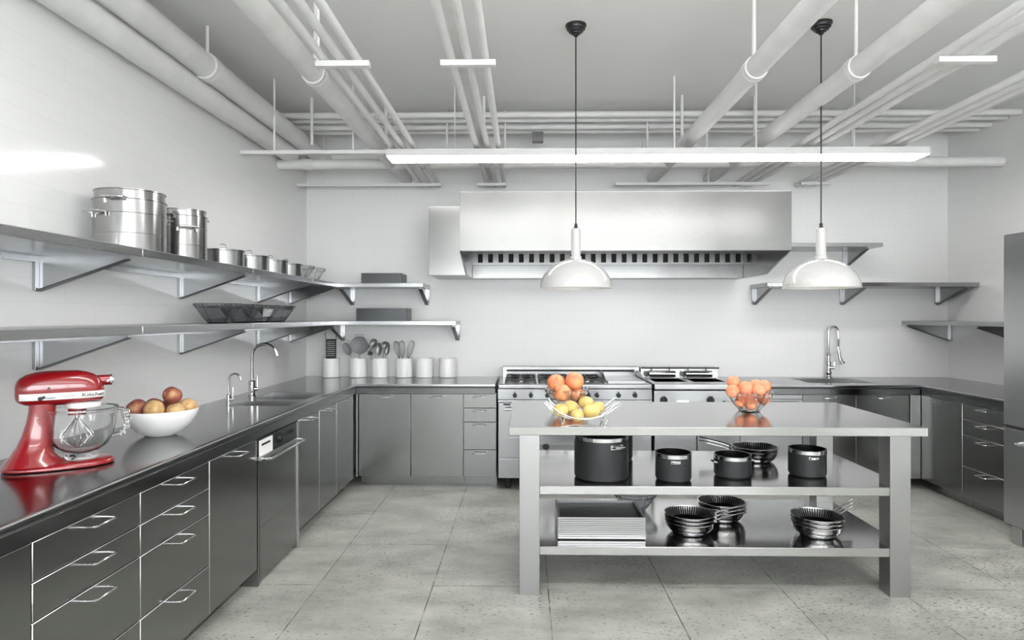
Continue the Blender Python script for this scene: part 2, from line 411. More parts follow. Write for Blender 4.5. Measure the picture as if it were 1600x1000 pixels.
MB().slab(xs[:4]+[CX-.0295+.0001, -.262][1:], ys, lambda i, j: (j == 5 if i == 3 else not (i == 1 and j in (1, 3))), .885, .92).build('top_sheet', M['counter'], t, world=True)
nose(t, (CX, 1.377, 0), (CX, CYF, 0), (-1, 0, 0)); nose(t, (CX-.03, CYF, 0), (-.262, CYF, 0), (0, 1, 0))
basin(t, -1.985+.004, -1.575-.004, 4.254, 4.486, .16); basin(t, -1.985+.004, -1.575-.004, 4.604, 5.026, .2)

RX = 3.44
t = thing('worktop', 'L-shaped dark steel worktop along the right wall with one sink basin', 'worktop', (3.4, 6.0, .92))
xs = [1.876, 2.56, 3.14, RX+.03, XR-.001]; ys = [4.64, CYF+.03, 5.79, 6.24, YB-.001]
MB().slab(xs, ys, lambda i, j: (i == 3 if j == 0 else not (i == 1 and j == 2)), .885, .92).build('top_sheet', M['counter'], t, world=True)
nose(t, (1.876, CYF, 0), (RX+.03, CYF, 0), (0, 1, 0)); nose(t, (RX, 4.64, 0), (RX, CYF, 0), (1, 0, 0))
basin(t, 2.564, 3.136, 5.794, 6.236, .2)

# ------------------------------------------------------------------ taps
def arc(c, r, a0, a1, n, ax=Vector((1,0,0)), az=Vector((0,0,1))):
    c = Vector(c); return [c+ax*math.cos(R(a0+(a1-a0)*k/n))*r+az*math.sin(R(a0+(a1-a0)*k/n))*r for k in range(n+1)]
def gooseneck(loc, h, reach, rb, rp, label, body_h):
    t = thing('gooseneck_tap', label, 'tap', loc)
    MB().lathe([(rb*1.25, 0), (rb*1.25, .006), (rb, .01), (rb, body_h*.8), (rb*1.08, body_h*.82), (rb*1.08, body_h), (rp*1.2, body_h+.008), (rp, body_h+.015)], n=28).build('body', M['chrome'], t)
    rr = reach/2
    p = [Vector((0, 0, body_h)), Vector((0, 0, (h-rr+body_h)/2)), Vector((0, 0, h-rr))]+arc((rr, 0, h-rr), rr, 180, 25, 14)[1:]
    e = p[-1]; dn = Vector((.35, 0, -1)).normalized()
    sp = MB().tube(p, rp, 14).build('spout', M['chrome'], t)
    MB().tube([e, e+dn*rp*3.2], rp*1.25, 14).build('nozzle', M['chrome'], sp)
    lv = MB().cyl((0, -rb*.3, body_h*.5), (.7*rb+.022, .012, body_h*.5), rb*.6).tube([(rb+.012, .01, body_h*.5), (rb+.014, .01, body_h+.05)], rp*.55, 8).build('lever', M['chrome'], t)
    return t
gooseneck((-2.035, 4.74, .92), .392, .185, .024, .0115, 'tall chrome gooseneck tap behind the left double sink', .115)
gooseneck((-2.035, 4.36, .92), .205, .085, .013, .006, 'small thin chrome tap left of the tall gooseneck tap', .06)
# spring tap
t = thing('spring_tap', 'chrome spring-neck spray tap at the right sink', 'tap', (2.965, 6.30, .92))
MB().lathe([(.034, 0), (.034, .008), (.026, .012), (.022, .03), (.028, .045), (.028, .06), (.02, .072), (.02, .12), (.024, .125), (.024, .15), (.016, .165), (.016, .215), (.02, .22), (.02, .235), (.01, .24)], n=24).build('body', M['chrome'], t)
neck = [Vector((0,0,.22)), Vector((0,0,.36))]+arc((.045, 0, .455), .045, 180, 0, 12)+[Vector((.092,-.01,.38)), Vector((.082,-.02,.30)), Vector((.082,-.03,.26))]
nk = MB().tube(neck, .007, 8).build('neck', M['chrome'], t)
# coil round the neck
L = [0]
for a, b in zip(neck[:-1], neck[1:]): L.append(L[-1]+(b-a).length)
coil = []
N_ = 300; prev = None
for i in range(N_):
    s_ = L[-1]*i/(N_-1); k = max(j for j in range(len(L)) if L[j] <= s_+1e-9); k = min(k, len(L)-2)
    p = neck[k].lerp(neck[k+1], (s_-L[k])/(L[k+1]-L[k])); tt = (neck[k+1]-neck[k]).normalized()
    yv = Vector((0,1,0)); sv = tt.cross(yv).normalized(); a = i*2*math.pi/6
    coil.append(p+(yv*math.cos(a)+sv*math.sin(a))*.0115)
MB().tube(coil, .0025, 4).build('spring', M['chrome'], nk)
MB().tube([(.082,-.03,.27), (.09,-.035,.2), (.105,-.04,.155), (.112,-.042,.14)], [.012,.014,.02,.033], 16).build('spray_head', M['chrome'], t)
MB().tube([(0,0,.20), (.05,-.02,.235), (.085,-.03,.245)], .004, 8).build('support_arm', M['chrome'], t)
MB().cyl((0,-.01,.1), (.045,-.02,.1), .016).tube([(.04,-.02,.1), (.05,-.02,.155)], .005, 8).build('lever', M['chrome'], t)

# ------------------------------------------------------------------ wall shelves
def bracket(parent, base, out, side, L=.42, drop=.155, single=False):
    """base: point on the wall at the shelf underside; out: away from wall; side: along wall"""
    b = Vector(base); o = Vector(out); s_ = Vector(side); z = Vector((0,0,1))
    def slab3(p, du, dv, dw): return [p, p+du, p+du+dv, p+dv], dw
    m = MB()
    for k in (-1, 1):
        c = b+s_*(k*.013-.011)
        m.prism([c, c+s_*.022, c+s_*.022+o*.018, c+o*.018], -z*drop)
    br = m.build('bracket', M['shelf'], parent, .0015, world=True)
    g = MB(); c = b-s_*.002+o*.018
    g.prism([c, c+o*(L-.018), c+o*(L-.018)-z*.012, c-z*(drop-.004)], s_*.004)
    g.build('gusset', M['shelf'], br, world=True)
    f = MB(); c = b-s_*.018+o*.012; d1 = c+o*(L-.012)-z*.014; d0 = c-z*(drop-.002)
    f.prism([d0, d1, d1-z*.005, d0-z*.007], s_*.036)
    f.build('bracket_flange', M['darktray'], br, world=True)  # same shelf steel, given a darker material to paint its shade
D = .45; TH = .038
def shelf_left(zt, label):
    t = thing('wall_shelf', label, 'shelf', (XL+.2, 3.5, zt-TH))
    ys = [.6, 1.64, 2.885, 4.07, 5.24, YB-D]
    for a, b in zip(ys[:-1], ys[1:]):
        MB().box(XL+.001, XL+D, a+.0008, b-.0008, zt-TH, zt).build('shelf_board', M['shelf'], t, .0022, world=True, edge=True)
    MB().box(XL+.001, XL+.02, .6, YB-.46, zt-TH-.03, zt-TH).build('wall_rail', M['shelf'], t, .001, world=True)
    for y in (1.64, 2.829, 4.018, 5.19, 5.90):
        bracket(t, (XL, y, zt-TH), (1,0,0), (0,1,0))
    return t
shelf_left(1.828, 'long steel upper shelf on the left wall under the big stockpots')
shelf_left(1.475, 'long steel lower shelf on the left wall under the glass bowls')
def shelf_back(x0, x1, zt, bxs, label, d=D):
    t = thing('wall_shelf', label, 'shelf', ((x0+x1)/2, YB-.2, zt-TH))
    MB().box(x0, x1, YB-d, YB-.001, zt-TH, zt).build('shelf_board', M['shelf'], t, .0022, world=True, edge=True)
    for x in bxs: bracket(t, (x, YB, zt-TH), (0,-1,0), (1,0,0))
    return t
shelf_back(XL+.001, -.945, 1.828, (-1.72, -.975), 'short steel upper shelf on the back wall holding the smaller dark tray stack')
shelf_back(XL+.001, -.641, 1.475, (-1.82, -.67), 'short steel lower shelf on the back wall above the white canisters')
shelf_back(2.16, 3.288, 2.195, (3.27-.27+.16,), 'highest steel shelf on the back wall just right of the hood')
shelf_back(2.232, XR-.001, 1.830, (2.27, 3.13, 4.06), 'wide steel shelf on the back wall behind the right pendant lamp')
t = thing('wall_shelf', 'low steel shelf on the right wall running behind the refrigerator', 'shelf', (XR-.2, 5.5, 1.475-TH))
MB().box(XR-D, XR-.001, 4.45, YB-.001, 1.475-TH, 1.475).build('shelf_board', M['shelf'], t, .0022, world=True, edge=True)
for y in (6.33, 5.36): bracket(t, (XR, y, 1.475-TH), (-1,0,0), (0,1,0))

# ------------------------------------------------------------------ range hood
t = thing('range_hood', 'wide pale steel extractor hood with slotted filters on the back wall', 'hood', (.8, 6.3, 1.885))
HX0, HX1, HY, HZ0, HZ1 = -.519, 2.103, 5.08, 2.04, 2.508
m = MB().box(HX0, HX1, HY, HY+.02, HZ0, HZ1)                       # front sheet
MB().box(HX0+.016, HX1-.016, HY+.021, YB-.003, HZ1-.02, HZ1-.002).build('top_panel', M['matte'], t, world=True)
m.build('front_panel', M['hood'], t, .002, world=True)
for x, s_ in ((HX0, 1), (HX1, -1)):
    pts = [(x, HY+.02, HZ1-.02), (x, HY+.02, HZ0), (x, HY+.09, 2.012), (x, 5.58, 1.885), (x, YB-.002, 1.885), (x, YB-.002, HZ1-.02)]
    MB().prism(pts, (s_*.015, 0, 0)).build('side_panel', M['hood'], t, world=True)
x0, x1 = HX0+.016, HX1-.016
MB().box(x0, x1, YB-.22, YB-.003, 1.885, 2.012).build('grease_trough', M['hood'], t, .002, world=True)
MB().box(x0, x1, HY+.022, HY+.05, HZ0+.0, HZ0+.03).build('inner_lip', M['hoodin'], t, world=True)
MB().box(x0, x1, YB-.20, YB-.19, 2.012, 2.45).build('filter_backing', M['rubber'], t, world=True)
f = MB(); pitch = .0985; n = int((x1-x0)/pitch)
for i in range(n+1):
    xa = x0+i*pitch; f.box(xa, min(xa+.052, x1), YB-.235, YB-.20, 2.03, 2.45)
f.box(x0, x1, YB-.238, YB-.20, 2.012, 2.034)
f.box(x0, x1, YB-.238, YB-.20, 2.118, 2.45)
f.build('baffle_filter', M['hoodin'], t, world=True)
for xc in (.1, .8, 1.5):
    l = MB().box(xc-.2, xc+.2, 5.35, 5.47, 2.455, 2.486).build('lamp_housing', M['white'], t, world=True)
    MB().box(xc-.19, xc+.19, 5.36, 5.46, 2.449, 2.4545).build('lamp_lens', M['hoodlamp'], l, world=True)
t = thing('duct_box', 'plain steel supply-air box tucked behind the left end of the hood', 'duct', (-.7, 6.0, 1.885))
MB().box(-.855, HX0-.001, 5.69, YB-.002, 1.885, 2.502).build('box_panel', M['hood'], t, .002, world=True)

# ------------------------------------------------------------------ pendant lamps
def pendant(x, y, label, src=None):
    if src: return dup(src, (x, y, 1.695), 0, label)
    t = thing('pendant_lamp', label, 'lamp', (x, y, 1.695), group='white dome pendant lamps')
    out = [(.226*math.sin(R(a)), .185*math.cos(R(a))) for a in range(90, 8, -5)]
    prof = [(.228, 0), (.2285, .003)]+out[0:]+[(.03, .187)]
    inner = [(r-.004, max(z-.004, 0)) for r, z in reversed(out)]
    sh = MB().lathe(prof+[(.028, .18)]+inner+[(.224, 0), (.228, 0)], n=72).build('lamp_shade', M['enamel'], t)
    MB().lathe([(.026, .183), (.036, .184), (.036, .20), (.03, .202), (.03, .37), (.026, .375), (.008, .377)], n=36).build('socket_cover', M['enamel'], t)
    MB().lathe([(.008, .377), (.013, .38), (.013, .385), (.009, .39), (.011, .396), (.011, .402), (.006, .408)], n=20).build('cord_grip', M['black'], t)
    MB().cyl((0,0,.405), (0,0,ZC-1.695-.05), .0042, n=10).build('cord', M['black'], t)
    z = ZC-1.695
    MB().lathe([(.008, z-.075), (.014, z-.07), (.018, z-.06), (.03, z-.056), (.032, z-.048), (.045, z-.044), (.047, z-.034), (.058, z-.028), (.06, z-.016), (.066, z-.01), (.066, z-.001)], n=40).build('ceiling_rose', M['black'], t)
    MB().sphere((0,0,.07), .03, 20).build('bulb', M['bulb'], t)
    return t
p0 = pendant(.321, 4.03, 'white dome pendant lamp on the left, hanging in front of the hood centre')
pendant(1.85, 4.03, 'white dome pendant lamp on the right, hanging in front of the shelves', p0)

# ------------------------------------------------------------------ ceiling pipes
def pipe(p0, p1, r, label, group=None, collars=(), name='ceiling_pipe'):
    t = thing(name, label, 'pipe', p0, group=group)
    a = Vector(p0); b = Vector(p1); d = (b-a).normalized()
    MB().cyl(a, b, r, n=28).build('pipe_run', M['pipe'], t, world=True)
    for c in collars:
        k = a+d*c
        MB().cyl(k-d*.045, k+d*.045, r*1.14, n=28).build('collar', M['pipe'], t, world=True)
        MB().cyl(k-d*.002, k+d*.002, r*1.17, n=28).cyl(k+Vector((0,0,r)), (k[0], k[1], ZC-.001), .011, n=10).build('hanger_rod', M['pipe'], t, world=True)
    return t
Y0 = YF+.001
pipe((-2.0, Y0, 3.085), (-2.0, YB-.001, 3.085), .075, 'thick white pipe running along the left wall near the ceiling', collars=(4.0-Y0,))
pipe((-2.10, Y0, 2.965), (-2.10, 5.7, 2.965), .075, 'thick white pipe pressed against the left wall below its neighbour')
pipe((-1.185, Y0, 2.885), (-1.185, YB-.001, 2.885), .058, 'fat white pipe between the left wall pipes and the nearest bundle of three', collars=(3.60-Y0,))
pipe((1.27, Y0, 2.885), (1.27, YB-.001, 2.885), .058, 'fat white diagonal-looking pipe between the two pendant lamps', collars=(3.57-Y0,))
pipe((1.83, Y0, 2.885), (1.83, YB-.001, 2.885), .058, 'fat white pipe passing in front of the right pendant cord', collars=(3.57-Y0,))
def bundle(xc, z, label_fmt, gname, sp=.085, r=.021):
    for i, w_ in ((-1, 'left'), (0, 'middle'), (1, 'right')):
        pipe((xc+i*sp, Y0, z), (xc+i*sp, YB-.03, z), r, f'{w_} thin white pipe of the three {label_fmt}', gname, name='conduit_pipe')
ZB = 2.817
bundle(-.93, ZB, 'crossing the left end of the linear light', 'bundle of three pipes near the left'); 
bundle(-.285, ZB, 'above the left end of the hood', 'bundle of three pipes above the hood')
bundle(2.15, ZB, 'just right of the second pendant lamp', 'bundle of three pipes right of the pendants')
bundle(2.76, ZB, 'nearest the right wall', 'bundle of three pipes by the right wall')
tag(MB().box(-.36, -.315, Y0, YB-.03, ZB+.055, ZB+.10).build('cable_tray', M['pipe'], loc=(-.3375, 3, ZB+.055)), 'flat white cable tray above the bundle over the hood', 'cable tray')
for i, (y, z) in enumerate(((5.45, 3.235), (5.60, 3.235), (5.80, 3.235), (5.95, 3.235))):
    pipe((XL+.001, y, z), (XR-.001, y, z), .026 if i in (0, 2) else .02, ('nearest', 'second', 'third', 'farthest')[i]+' of the four white crosswise pipes under the ceiling at the back', 'crosswise pipes under the ceiling', name='cross_pipe')
t = pipe((XL+.001, 5.66, 2.87), (XR-.001, 5.66, 2.87), .043, 'white crosswise pipe with joint sleeve below the others near the back wall', name='cross_pipe')
for x in (-1.93, -.15, .85): MB().cyl((x-.045, 5.66, 2.87), (x+.045, 5.66, 2.87), .05, n=24).build('sleeve', M['pipe'], t, world=True)
for x in (-1.29, -.69, -.175, 1.08, 1.6, 2.87):
    MB().cyl((x, 5.66, 2.90), (x, 5.66, 3.34), .009, n=8).build('hanger_rod', M['pipe'], t, world=True)
tag(MB().box(.07, .17, 5.86, 5.96, 3.125, 3.21).build('junction_box', M['hoodin'], bevel=.003, loc=(.12, 5.91, 3.125)), 'small grey junction box under the crosswise pipes', 'junction box')
# strut bars
def strut(x0, x1, y, z, rods, label, h=.028):
    t = thing('pipe_hanger', label, 'pipe hanger', ((x0+x1)/2, y, z-h), group=None)
    MB().box(x0, x1, y-.02, y+.02, z-h, z).build('strut_bar', M['fixture'], t, .001, world=True)
    for x in rods: MB().cyl((x, y, z), (x, y, ZC-.001), .0075, n=8).build('hanger_rod', M['white'], t, world=True)
zz = ZB-.0225
strut(-1.045, -.775, 3.19, zz, (-1.035,), 'short white strut bar carrying the left pipe bundle')
strut(-.42, -.145, 3.19, zz, (), 'short white strut bar carrying the pipe bundle over the hood')
strut(2.03, 2.31, 3.19, zz, (), 'short white strut bar carrying the bundle right of the pendants')
strut(XL+.001, -.66, 4.90, zz, (-1.93, -1.32), 'long white strut bar from the left wall ending behind the linear light')
strut(.87, 2.35, 4.90, zz, (1.14, 1.76), 'long white strut bar above the right half of the linear light')
strut(XL+.001, -.80, 6.13, zz, (-1.94, -1.33), 'long white strut bar from the left wall close to the back wall')
strut(-.45, -.17, 6.13, zz, (), 'short white strut bar close to the back wall above the hood')
strut(.86, 2.33, 6.13, zz, (1.125, 1.75), 'long white strut bar above the hood top')
strut(2.62, 2.90, 6.13, zz, (), 'short white strut bar close to the back wall right of the hood')
for x, lab in ((-1.78, 'thin white vertical rod under the ceiling beside the left wall pipes'), (-1.16, 'thin white vertical rod behind the left pipe bundle'), (-.34, 'thin white vertical rod behind the pipe bundle over the hood'), (1.30, 'thin white vertical rod left of the right pendant cord, next to a fat pipe'), (1.90, 'thin white vertical rod behind the fat pipe at the right pendant cord')):
    tag(MB().cyl((x, 5.32, 2.95), (x, 5.32, ZC-.001), .013, n=12).build('hanger_rod', M['pipe'], loc=(x, 5.32, 2.95)), lab, 'rod')

# ------------------------------------------------------------------ kitchen island table
IX0, IX1, IY0, IY1 = -.087, 2.165, 3.472, 4.50
t = thing('prep_table', 'pale steel island table with two undershelves in the middle of the floor', 'table', (1.03, 3.98, 0))
MB().box(IX0, IX1, IY0, IY1, .873, .92).build('tabletop', M['island'], t, .003, world=True, edge=True)
for x in (-.03, 1.973):
    for y in (3.492, 4.365):
        MB().box(x, x+.111, y, y+.111, 0, .873).build('leg', M['leg'], t, .0025, world=True)
for z in (.594, .264):
    MB().slab([-.028, .0812, 1.9728, 2.082], [3.494, 3.6035, 4.3645, 4.42], lambda i, j: not (i in (0, 2) and j in (0, 2)), z-.047, z).build('undershelf', M['island'], t, .0025, world=True, edge=True)

# ------------------------------------------------------------------ range cooker
t = thing('range_cooker', 'wide steel gas range with black knobs, burner grates and griddle', 'range', (.43, 5.6, 0))
X0, X1, YR = -.236, 1.106, 5.58
MB().box(X0+.004, X1-.004, YR+.03, YB-.04, .10, .905).build('body', M['range'], t, world=True)
MB().box(X0, X1, YR-.02, 6.20, .885, .93).build('cooktop', M['range'], t, .012, world=True)
bg = MB().box(X0+.02, X1-.0, 6.20, YB-.03, .885, 1.03).build('backguard', M['range'], t, .004, world=True)
MB().box(X0+.06, X1-.05, 6.195, 6.202, .985, 1.003).build('vent_slot', M['rubber'], bg, world=True)
cp = MB().box(X0, X1, YR, YR+.03, .793, .884).build('control_panel', M['range'], t, .002, world=True)
MB().box(X0, X1, YR-.012, YR+.03, .768, .791).build('ledge', M['range'], t, .004, world=True)
def knob(px, py, par, Y, r=.021):
    p = at(px, py, Y=Y)
    k = MB().cyl(p, p+Vector((0,-.03,0)), r, r*.85, 24).box(p.x-.006, p.x+.006, p.y-.038, p.y-.028, p.z-r*.9, p.z+r*1.35).build('knob', M['black'], par, .001, world=True)
    MB().lathe([(.005,0),(.008,.0006),(.005,.0012)], (0,0,0), 12)
for px in (804.5, 829.5, 855, 884, 919.5, 932.5, 966.5, 992): knob(px, 617.5, cp, YR)
dr = MB().box(X0+.004, X1-.004, YR, YR+.03, .285, .762).build('oven_door', M['range'], t, .004, world=True)
MB().box(X0+.27, X1-.27, YR-.003, YR, .36, .40).build('trim_strip', M['hoodin'], dr, world=True)
hp = [(X0+.06, YR, .72), (X0+.06, YR-.05, .715), (X1-.06, YR-.05, .715), (X1-.06, YR, .72)]
MB().tube([hp[1], hp[2]], .012, 12).tube(hp[:2], .010, 10).tube(hp[2:], .010, 10).build('door_handle', M['wire'], dr, world=True)
MB().box(X0+.05, X0+.11, YR-.004, YR, .742, .758).build('hinge_cover', M['black'], dr, world=True)
pts = [(X0+.10, YR, .46), (X1-.1, YR, .46), (X1-.16, YR-.03, .412), (X0+.16, YR-.03, .412)]
MB().prism([(p[0], YR-.001, p[2]) for p in pts], (0,-.012,0)).build('door_vent', M['shelf'], dr, world=True)
kk = at(853, 698, Y=YR)
MB().cyl(kk, kk+Vector((0,-.03,0)), .03, .024).build('latch_knob', M['iron'], dr, world=True)
MB().box(X0+.004, X1-.004, YR, YR+.03, .108, .278).build('storage_drawer', M['range'], t, .004, world=True)
for x in (X0+.09, X1-.09):
    for y in (5.68, 6.15): MB().cyl((x, y, 0), (x, y, .10), .025, n=16).build('foot', M['rubber'], t, world=True)
# burner well, grates and burners
for i in range(3):
    xa = -.18+i*.30
    g = MB().box(xa+.0, xa+.285, 5.67, 6.17, .9295, .934).build('burner_tray', M['black'], t, world=True)
    gr = MB()
    for y in (5.685, 5.92, 6.155): gr.box(xa+.006, xa+.279, y-.006, y+.006, .948, .962)
    for x in (xa+.012, xa+.1425, xa+.273): gr.box(x-.006, x+.006, 5.685, 6.155, .948, .9615)
    for yc in (5.80, 6.04):
        for k in range(4):
            a = k*math.pi/2+math.pi/4; c = Vector((xa+.1425, yc, .958)); d_ = Vector((math.cos(a), math.sin(a), 0))
            gr.tube([c+d_*.03, c+d_*.12], .006, 6)
    for x in (xa+.012, xa+.273):
        for y in (5.69, 6.15): gr.box(x-.006, x+.006, y-.006, y+.006, .934, .95)
    gr.build('grate', M['iron'], t, world=True)
    for yc in (5.80, 6.04):
        MB().lathe([(.055, 0), (.055, .006), (.04, .01), (.04, .016), (.02, .02), (.001, .02)], (xa+.1425, yc, .934), 28).build('burner', M['mirror'], t, world=True)
gd = MB().box(.735, 1.06, 5.66, 6.17, .9305, .945).build('griddle', M['sink'], t, .003, world=True)
MB().prism([(.725, 5.70, .93), (.725, 6.19, .93), (.725, 6.19, 1.0), (.725, 5.98, 1.0)], (.006,0,0)).prism([(1.07, 5.70, .93), (1.07, 6.19, .93), (1.07, 6.19, 1.0), (1.07, 5.98, 1.0)], (.006,0,0)).build('splash_guard', M['range'], gd, world=True)
MB().box(.735, 1.065, 6.175, 6.194, .945, .985).build('rear_splash', M['hood'], gd, world=True)

# ------------------------------------------------------------------ fryer
t = thing('deep_fryer', 'pale steel twin fryer with black knobs between the range and the sink run', 'fryer', (1.5, 5.6, 0))
X0, X1 = 1.122, 1.868
MB().box(X0+.003, X1-.003, YR+.03, YB-.03, .10, .79).build('body', M['range'], t, world=True)
xs = [X0, X0+.05, X0+.34, X0+.40, X0+.69, X1]; ys = [YR-.02, 5.78, 6.15, 6.22]
MB().slab(xs, ys, lambda i, j: not (i in (1, 3) and j == 1), .885, .93).build('top_deck', M['sink'], t, .004, world=True)
for i, x in enumerate((X0+.05, X0+.40)):
    v_ = MB().box(x-.003, x+.293, 5.777, 6.153, .79, .80).box(x-.003, x, 5.78, 6.15, .80, .925).box(x+.29, x+.293, 5.78, 6.15, .80, .925).box(x-.003, x+.293, 5.777, 5.78, .80, .925).box(x-.003, x+.293, 6.15, 6.153, .80, .925).build('fry_vat', M['darktray'], t, world=True)
    MB().box(x+.001, x+.289, 5.781, 6.149, .865, .868).build('oil', M['rubber'], v_, world=True)
cp = MB().box(X0, X1, YR, YR+.03, .60, .873).build('control_panel', M['sink'], t, .003, world=True)
for px in (1037, 1110):
    p = at(px, 625, Y=YR)
    MB().cyl(p, p+Vector((0,-.03,0)), .034, .028, 28).box(p.x-.008, p.x+.008, p.y-.04, p.y-.028, p.z-.03, p.z+.036).build('knob', M['black'], cp, .001, world=True)
for px in (1066, 1139):
    p = at(px, 627, Y=YR); MB().box(p.x-.055, p.x+.055, p.y-.006, p.y, p.z-.006, p.z+.006).build('slot_pull', M['chrome'], cp, world=True)
for i in (0, 1):
    d = MB().box(X0+.004+i*.373, X0+.369+i*.373, YR, YR+.03, .13, .595).build('door', M['range'], t, .004, world=True)
rs_ = MB().box(X0, X1, 6.22, YB-.03, .885, 1.025).build('riser', M['sink'], t, .003, world=True)
MB().tube([(X0+.0, 6.19, 1.02), (X1, 6.19, 1.02)], .007, 8).build('basket_rail', M['black'], rs_, world=True)
for x in (X0+.07, X0+.42):
    b = MB().cyl((x, 6.17, .965), (x+.25, 6.17, .965), .032, n=24).build('basket', M['mirror'], t, world=True)
    MB().cyl((x-.03, 6.17, .965), (x, 6.17, .965), .018, n=16).box(x-.035, x-.015, 6.15, 6.19, .94, .99).build('basket_grip', M['black'], b, world=True)
    for dx in (.03, .2): MB().tube([(x+dx, 6.19, 1.03), (x+dx, 6.185, .99)], .005, 6).build('hook', M['black'], b, world=True)
for x in (X0+.07, X1-.07): MB().cyl((x, 5.7, 0), (x, 5.7, .10), .025, n=16).cyl((x, 6.2, 0), (x, 6.2, .1), .025, n=16).build('foot', M['rubber'], t, world=True)

# ------------------------------------------------------------------ refrigerator
t = thing('refrigerator', 'tall steel refrigerator with bar handles at the right edge of the picture', 'refrigerator', (3.7, 4.0, 0))
FX = 3.27; y0, y1 = 3.48, 4.43
MB().box(FX+.03, XR-.01, y0, y1, .10, 2.075).build('cabinet_body', M['hoodin'], t, .003, world=True)
u = MB().box(FX, FX+.028, y0, y1, .785, 2.075).build('upper_door', M['sink'], t, .004, world=True)
l = MB().box(FX, FX+.028, y0, y1, .115, .755).build('lower_drawer', M['sink'], t, .004, world=True)
MB().box(FX+.012, FX+.03, y0+.01, y1-.01, .757, .783).build('gasket', M['rubber'], t, world=True)
MB().box(FX-.008, FX+.02, y0, y1, .753, .766).build('drawer_lip', M['wire'], l, .002, world=True)
MB().tube([(FX, y1-.17, .685), (FX-.045, y1-.17, .68), (FX-.05, y1-.2, .68), (FX-.05, y0+.2, .68), (FX-.045, y0+.17, .68), (FX, y0+.17, .685)], .009, 10).build('drawer_handle', M['wire'], l, world=True)
MB().tube([(FX, y0+.08, .95), (FX-.05, y0+.08, .96), (FX-.05, y0+.08, 1.7), (FX, y0+.08, 1.71)], .010, 10).build('door_handle', M['wire'], u, world=True)
MB().box(FX+.05, XR-.02, y0+.02, y1-.02, .03, .10).build('base_grille', M['darktray'], t, world=True)
MB().box(FX-.004, FX+.05, y1-.16, y1-.08, 0, .115).build('foot', M['trim'], t, .004, world=True)
MB().box(FX-.004, FX+.05, y0+.08, y0+.16, 0, .115).build('foot', M['trim'], t, .004, world=True)

# ------------------------------------------------------------------ stand mixer (local: u = x from back to beak, y = side, z up)
ax = math.atan2(.59, .81)
t = thing('stand_mixer', 'red stand mixer with clear glass bowl on the left worktop', 'mixer', (-2.011, 2.414, .921), ax)
def sel(c, ry, rz_, n=28, e=2.6):
    """superellipse ring in the y-z plane at c"""
    out = []
    for j in range(n):
        a = 2*math.pi*j/n; ca, sa = math.cos(a), math.sin(a)
        out.append(Vector((c[0], c[1]+ry*math.copysign(abs(ca)**(2/e), ca), c[2]+rz_*math.copysign(abs(sa)**(2/e), sa))))
    return out
HD = [(.046,.285,.325,.012),(.05,.268,.342,.030),(.06,.258,.357,.042),(.08,.25,.37,.052),(.11,.245,.379,.058),(.15,.243,.382,.061),(.2,.244,.382,.062),(.25,.246,.381,.061),(.28,.25,.374,.060),(.30,.252,.366,.058),(.316,.254,.355,.052),(.328,.256,.341,.043),(.335,.26,.328,.031),(.338,.27,.315,.016)]
def hw(u):
    for a, b in zip(HD[:-1], HD[1:]):
        if a[0] <= u <= b[0]: k = (u-a[0])/(b[0]-a[0]); return a[3]+(b[3]-a[3])*k
    return .02
MB().rings([sel((u, 0, (a+b)/2), w_, (b-a)/2) for u, a, b, w_ in HD]).build('motor_head', M['red'], t, smooth=60)
# pedestal
def ell(uc, z, ru, rv, n=28, e=2.5):
    out = []
    for j in range(n):
        a = 2*math.pi*j/n; ca, sa = math.cos(a), math.sin(a)
        out.append(Vector((uc+ru*math.copysign(abs(ca)**(2/e), ca), rv*math.copysign(abs(sa)**(2/e), sa), z)))
    return out
PD = [(.255,.090,.180,.043),(.225,.088,.178,.043),(.18,.080,.174,.043),(.13,.066,.170,.047),(.09,.050,.168,.055),(.06,.032,.175,.067),(.042,.018,.19,.078),(.028,.010,.215,.086),(.02,.004,.23,.09)]
MB().rings([ell((a+b)/2, z, (b-a)/2, w_) for z, a, b, w_ in reversed(PD)]).build('pedestal', M['red'], t, smooth=60)
# base plate
def outline(g, z):
    out = []
    for j in range(48):
        a = 2*math.pi*j/48; ca, sa = math.cos(a), math.sin(a)
        u = .19+(.185+g)*math.copysign(abs(ca)**(2/2.6), ca); v_ = (.098+g)*math.copysign(abs(sa)**(2/2.3), sa)
        if ca < 0: v_ *= 1-.12*(-ca)
        out.append(Vector((u, v_, z)))
    return out
MB().rings([outline(0, .003), outline(.002, .012), outline(-.006, .02), outline(-.022, .025)]).build('base_plate', M['red'], t, smooth=60)
MB().rings([outline(-.006, 0), outline(-.004, .0028)]).build('base_pad', M['black'], t)
# head underside: attachment housing
MB().lathe([(.001,.212),(.030,.212),(.032,.218),(.032,.232),(.001,.232)], (.247,0,0), 36).build('planetary_hub', M['red'], t)
MB().lathe([(.001,.229),(.056,.229),(.061,.234),(.061,.249),(.055,.253),(.001,.253)], (.268,0,0), 40).build('trim_ring', M['silver'], t)
hb = MB().cyl((.315,0,.336), (.358,0,.336), .021, n=28).build('attachment_hub', M['red'], t)
MB().cyl((.358,0,.336), (.366,0,.336), .0215, n=28).cyl((.366,0,.336), (.371,0,.336), .012, n=20).build('hub_cap', M['chrome'], hb)
MB().cyl((.345,-.01,.336),(.35,-.034,.336),.006,n=12).build('hub_knob', M['chrome'], hb)
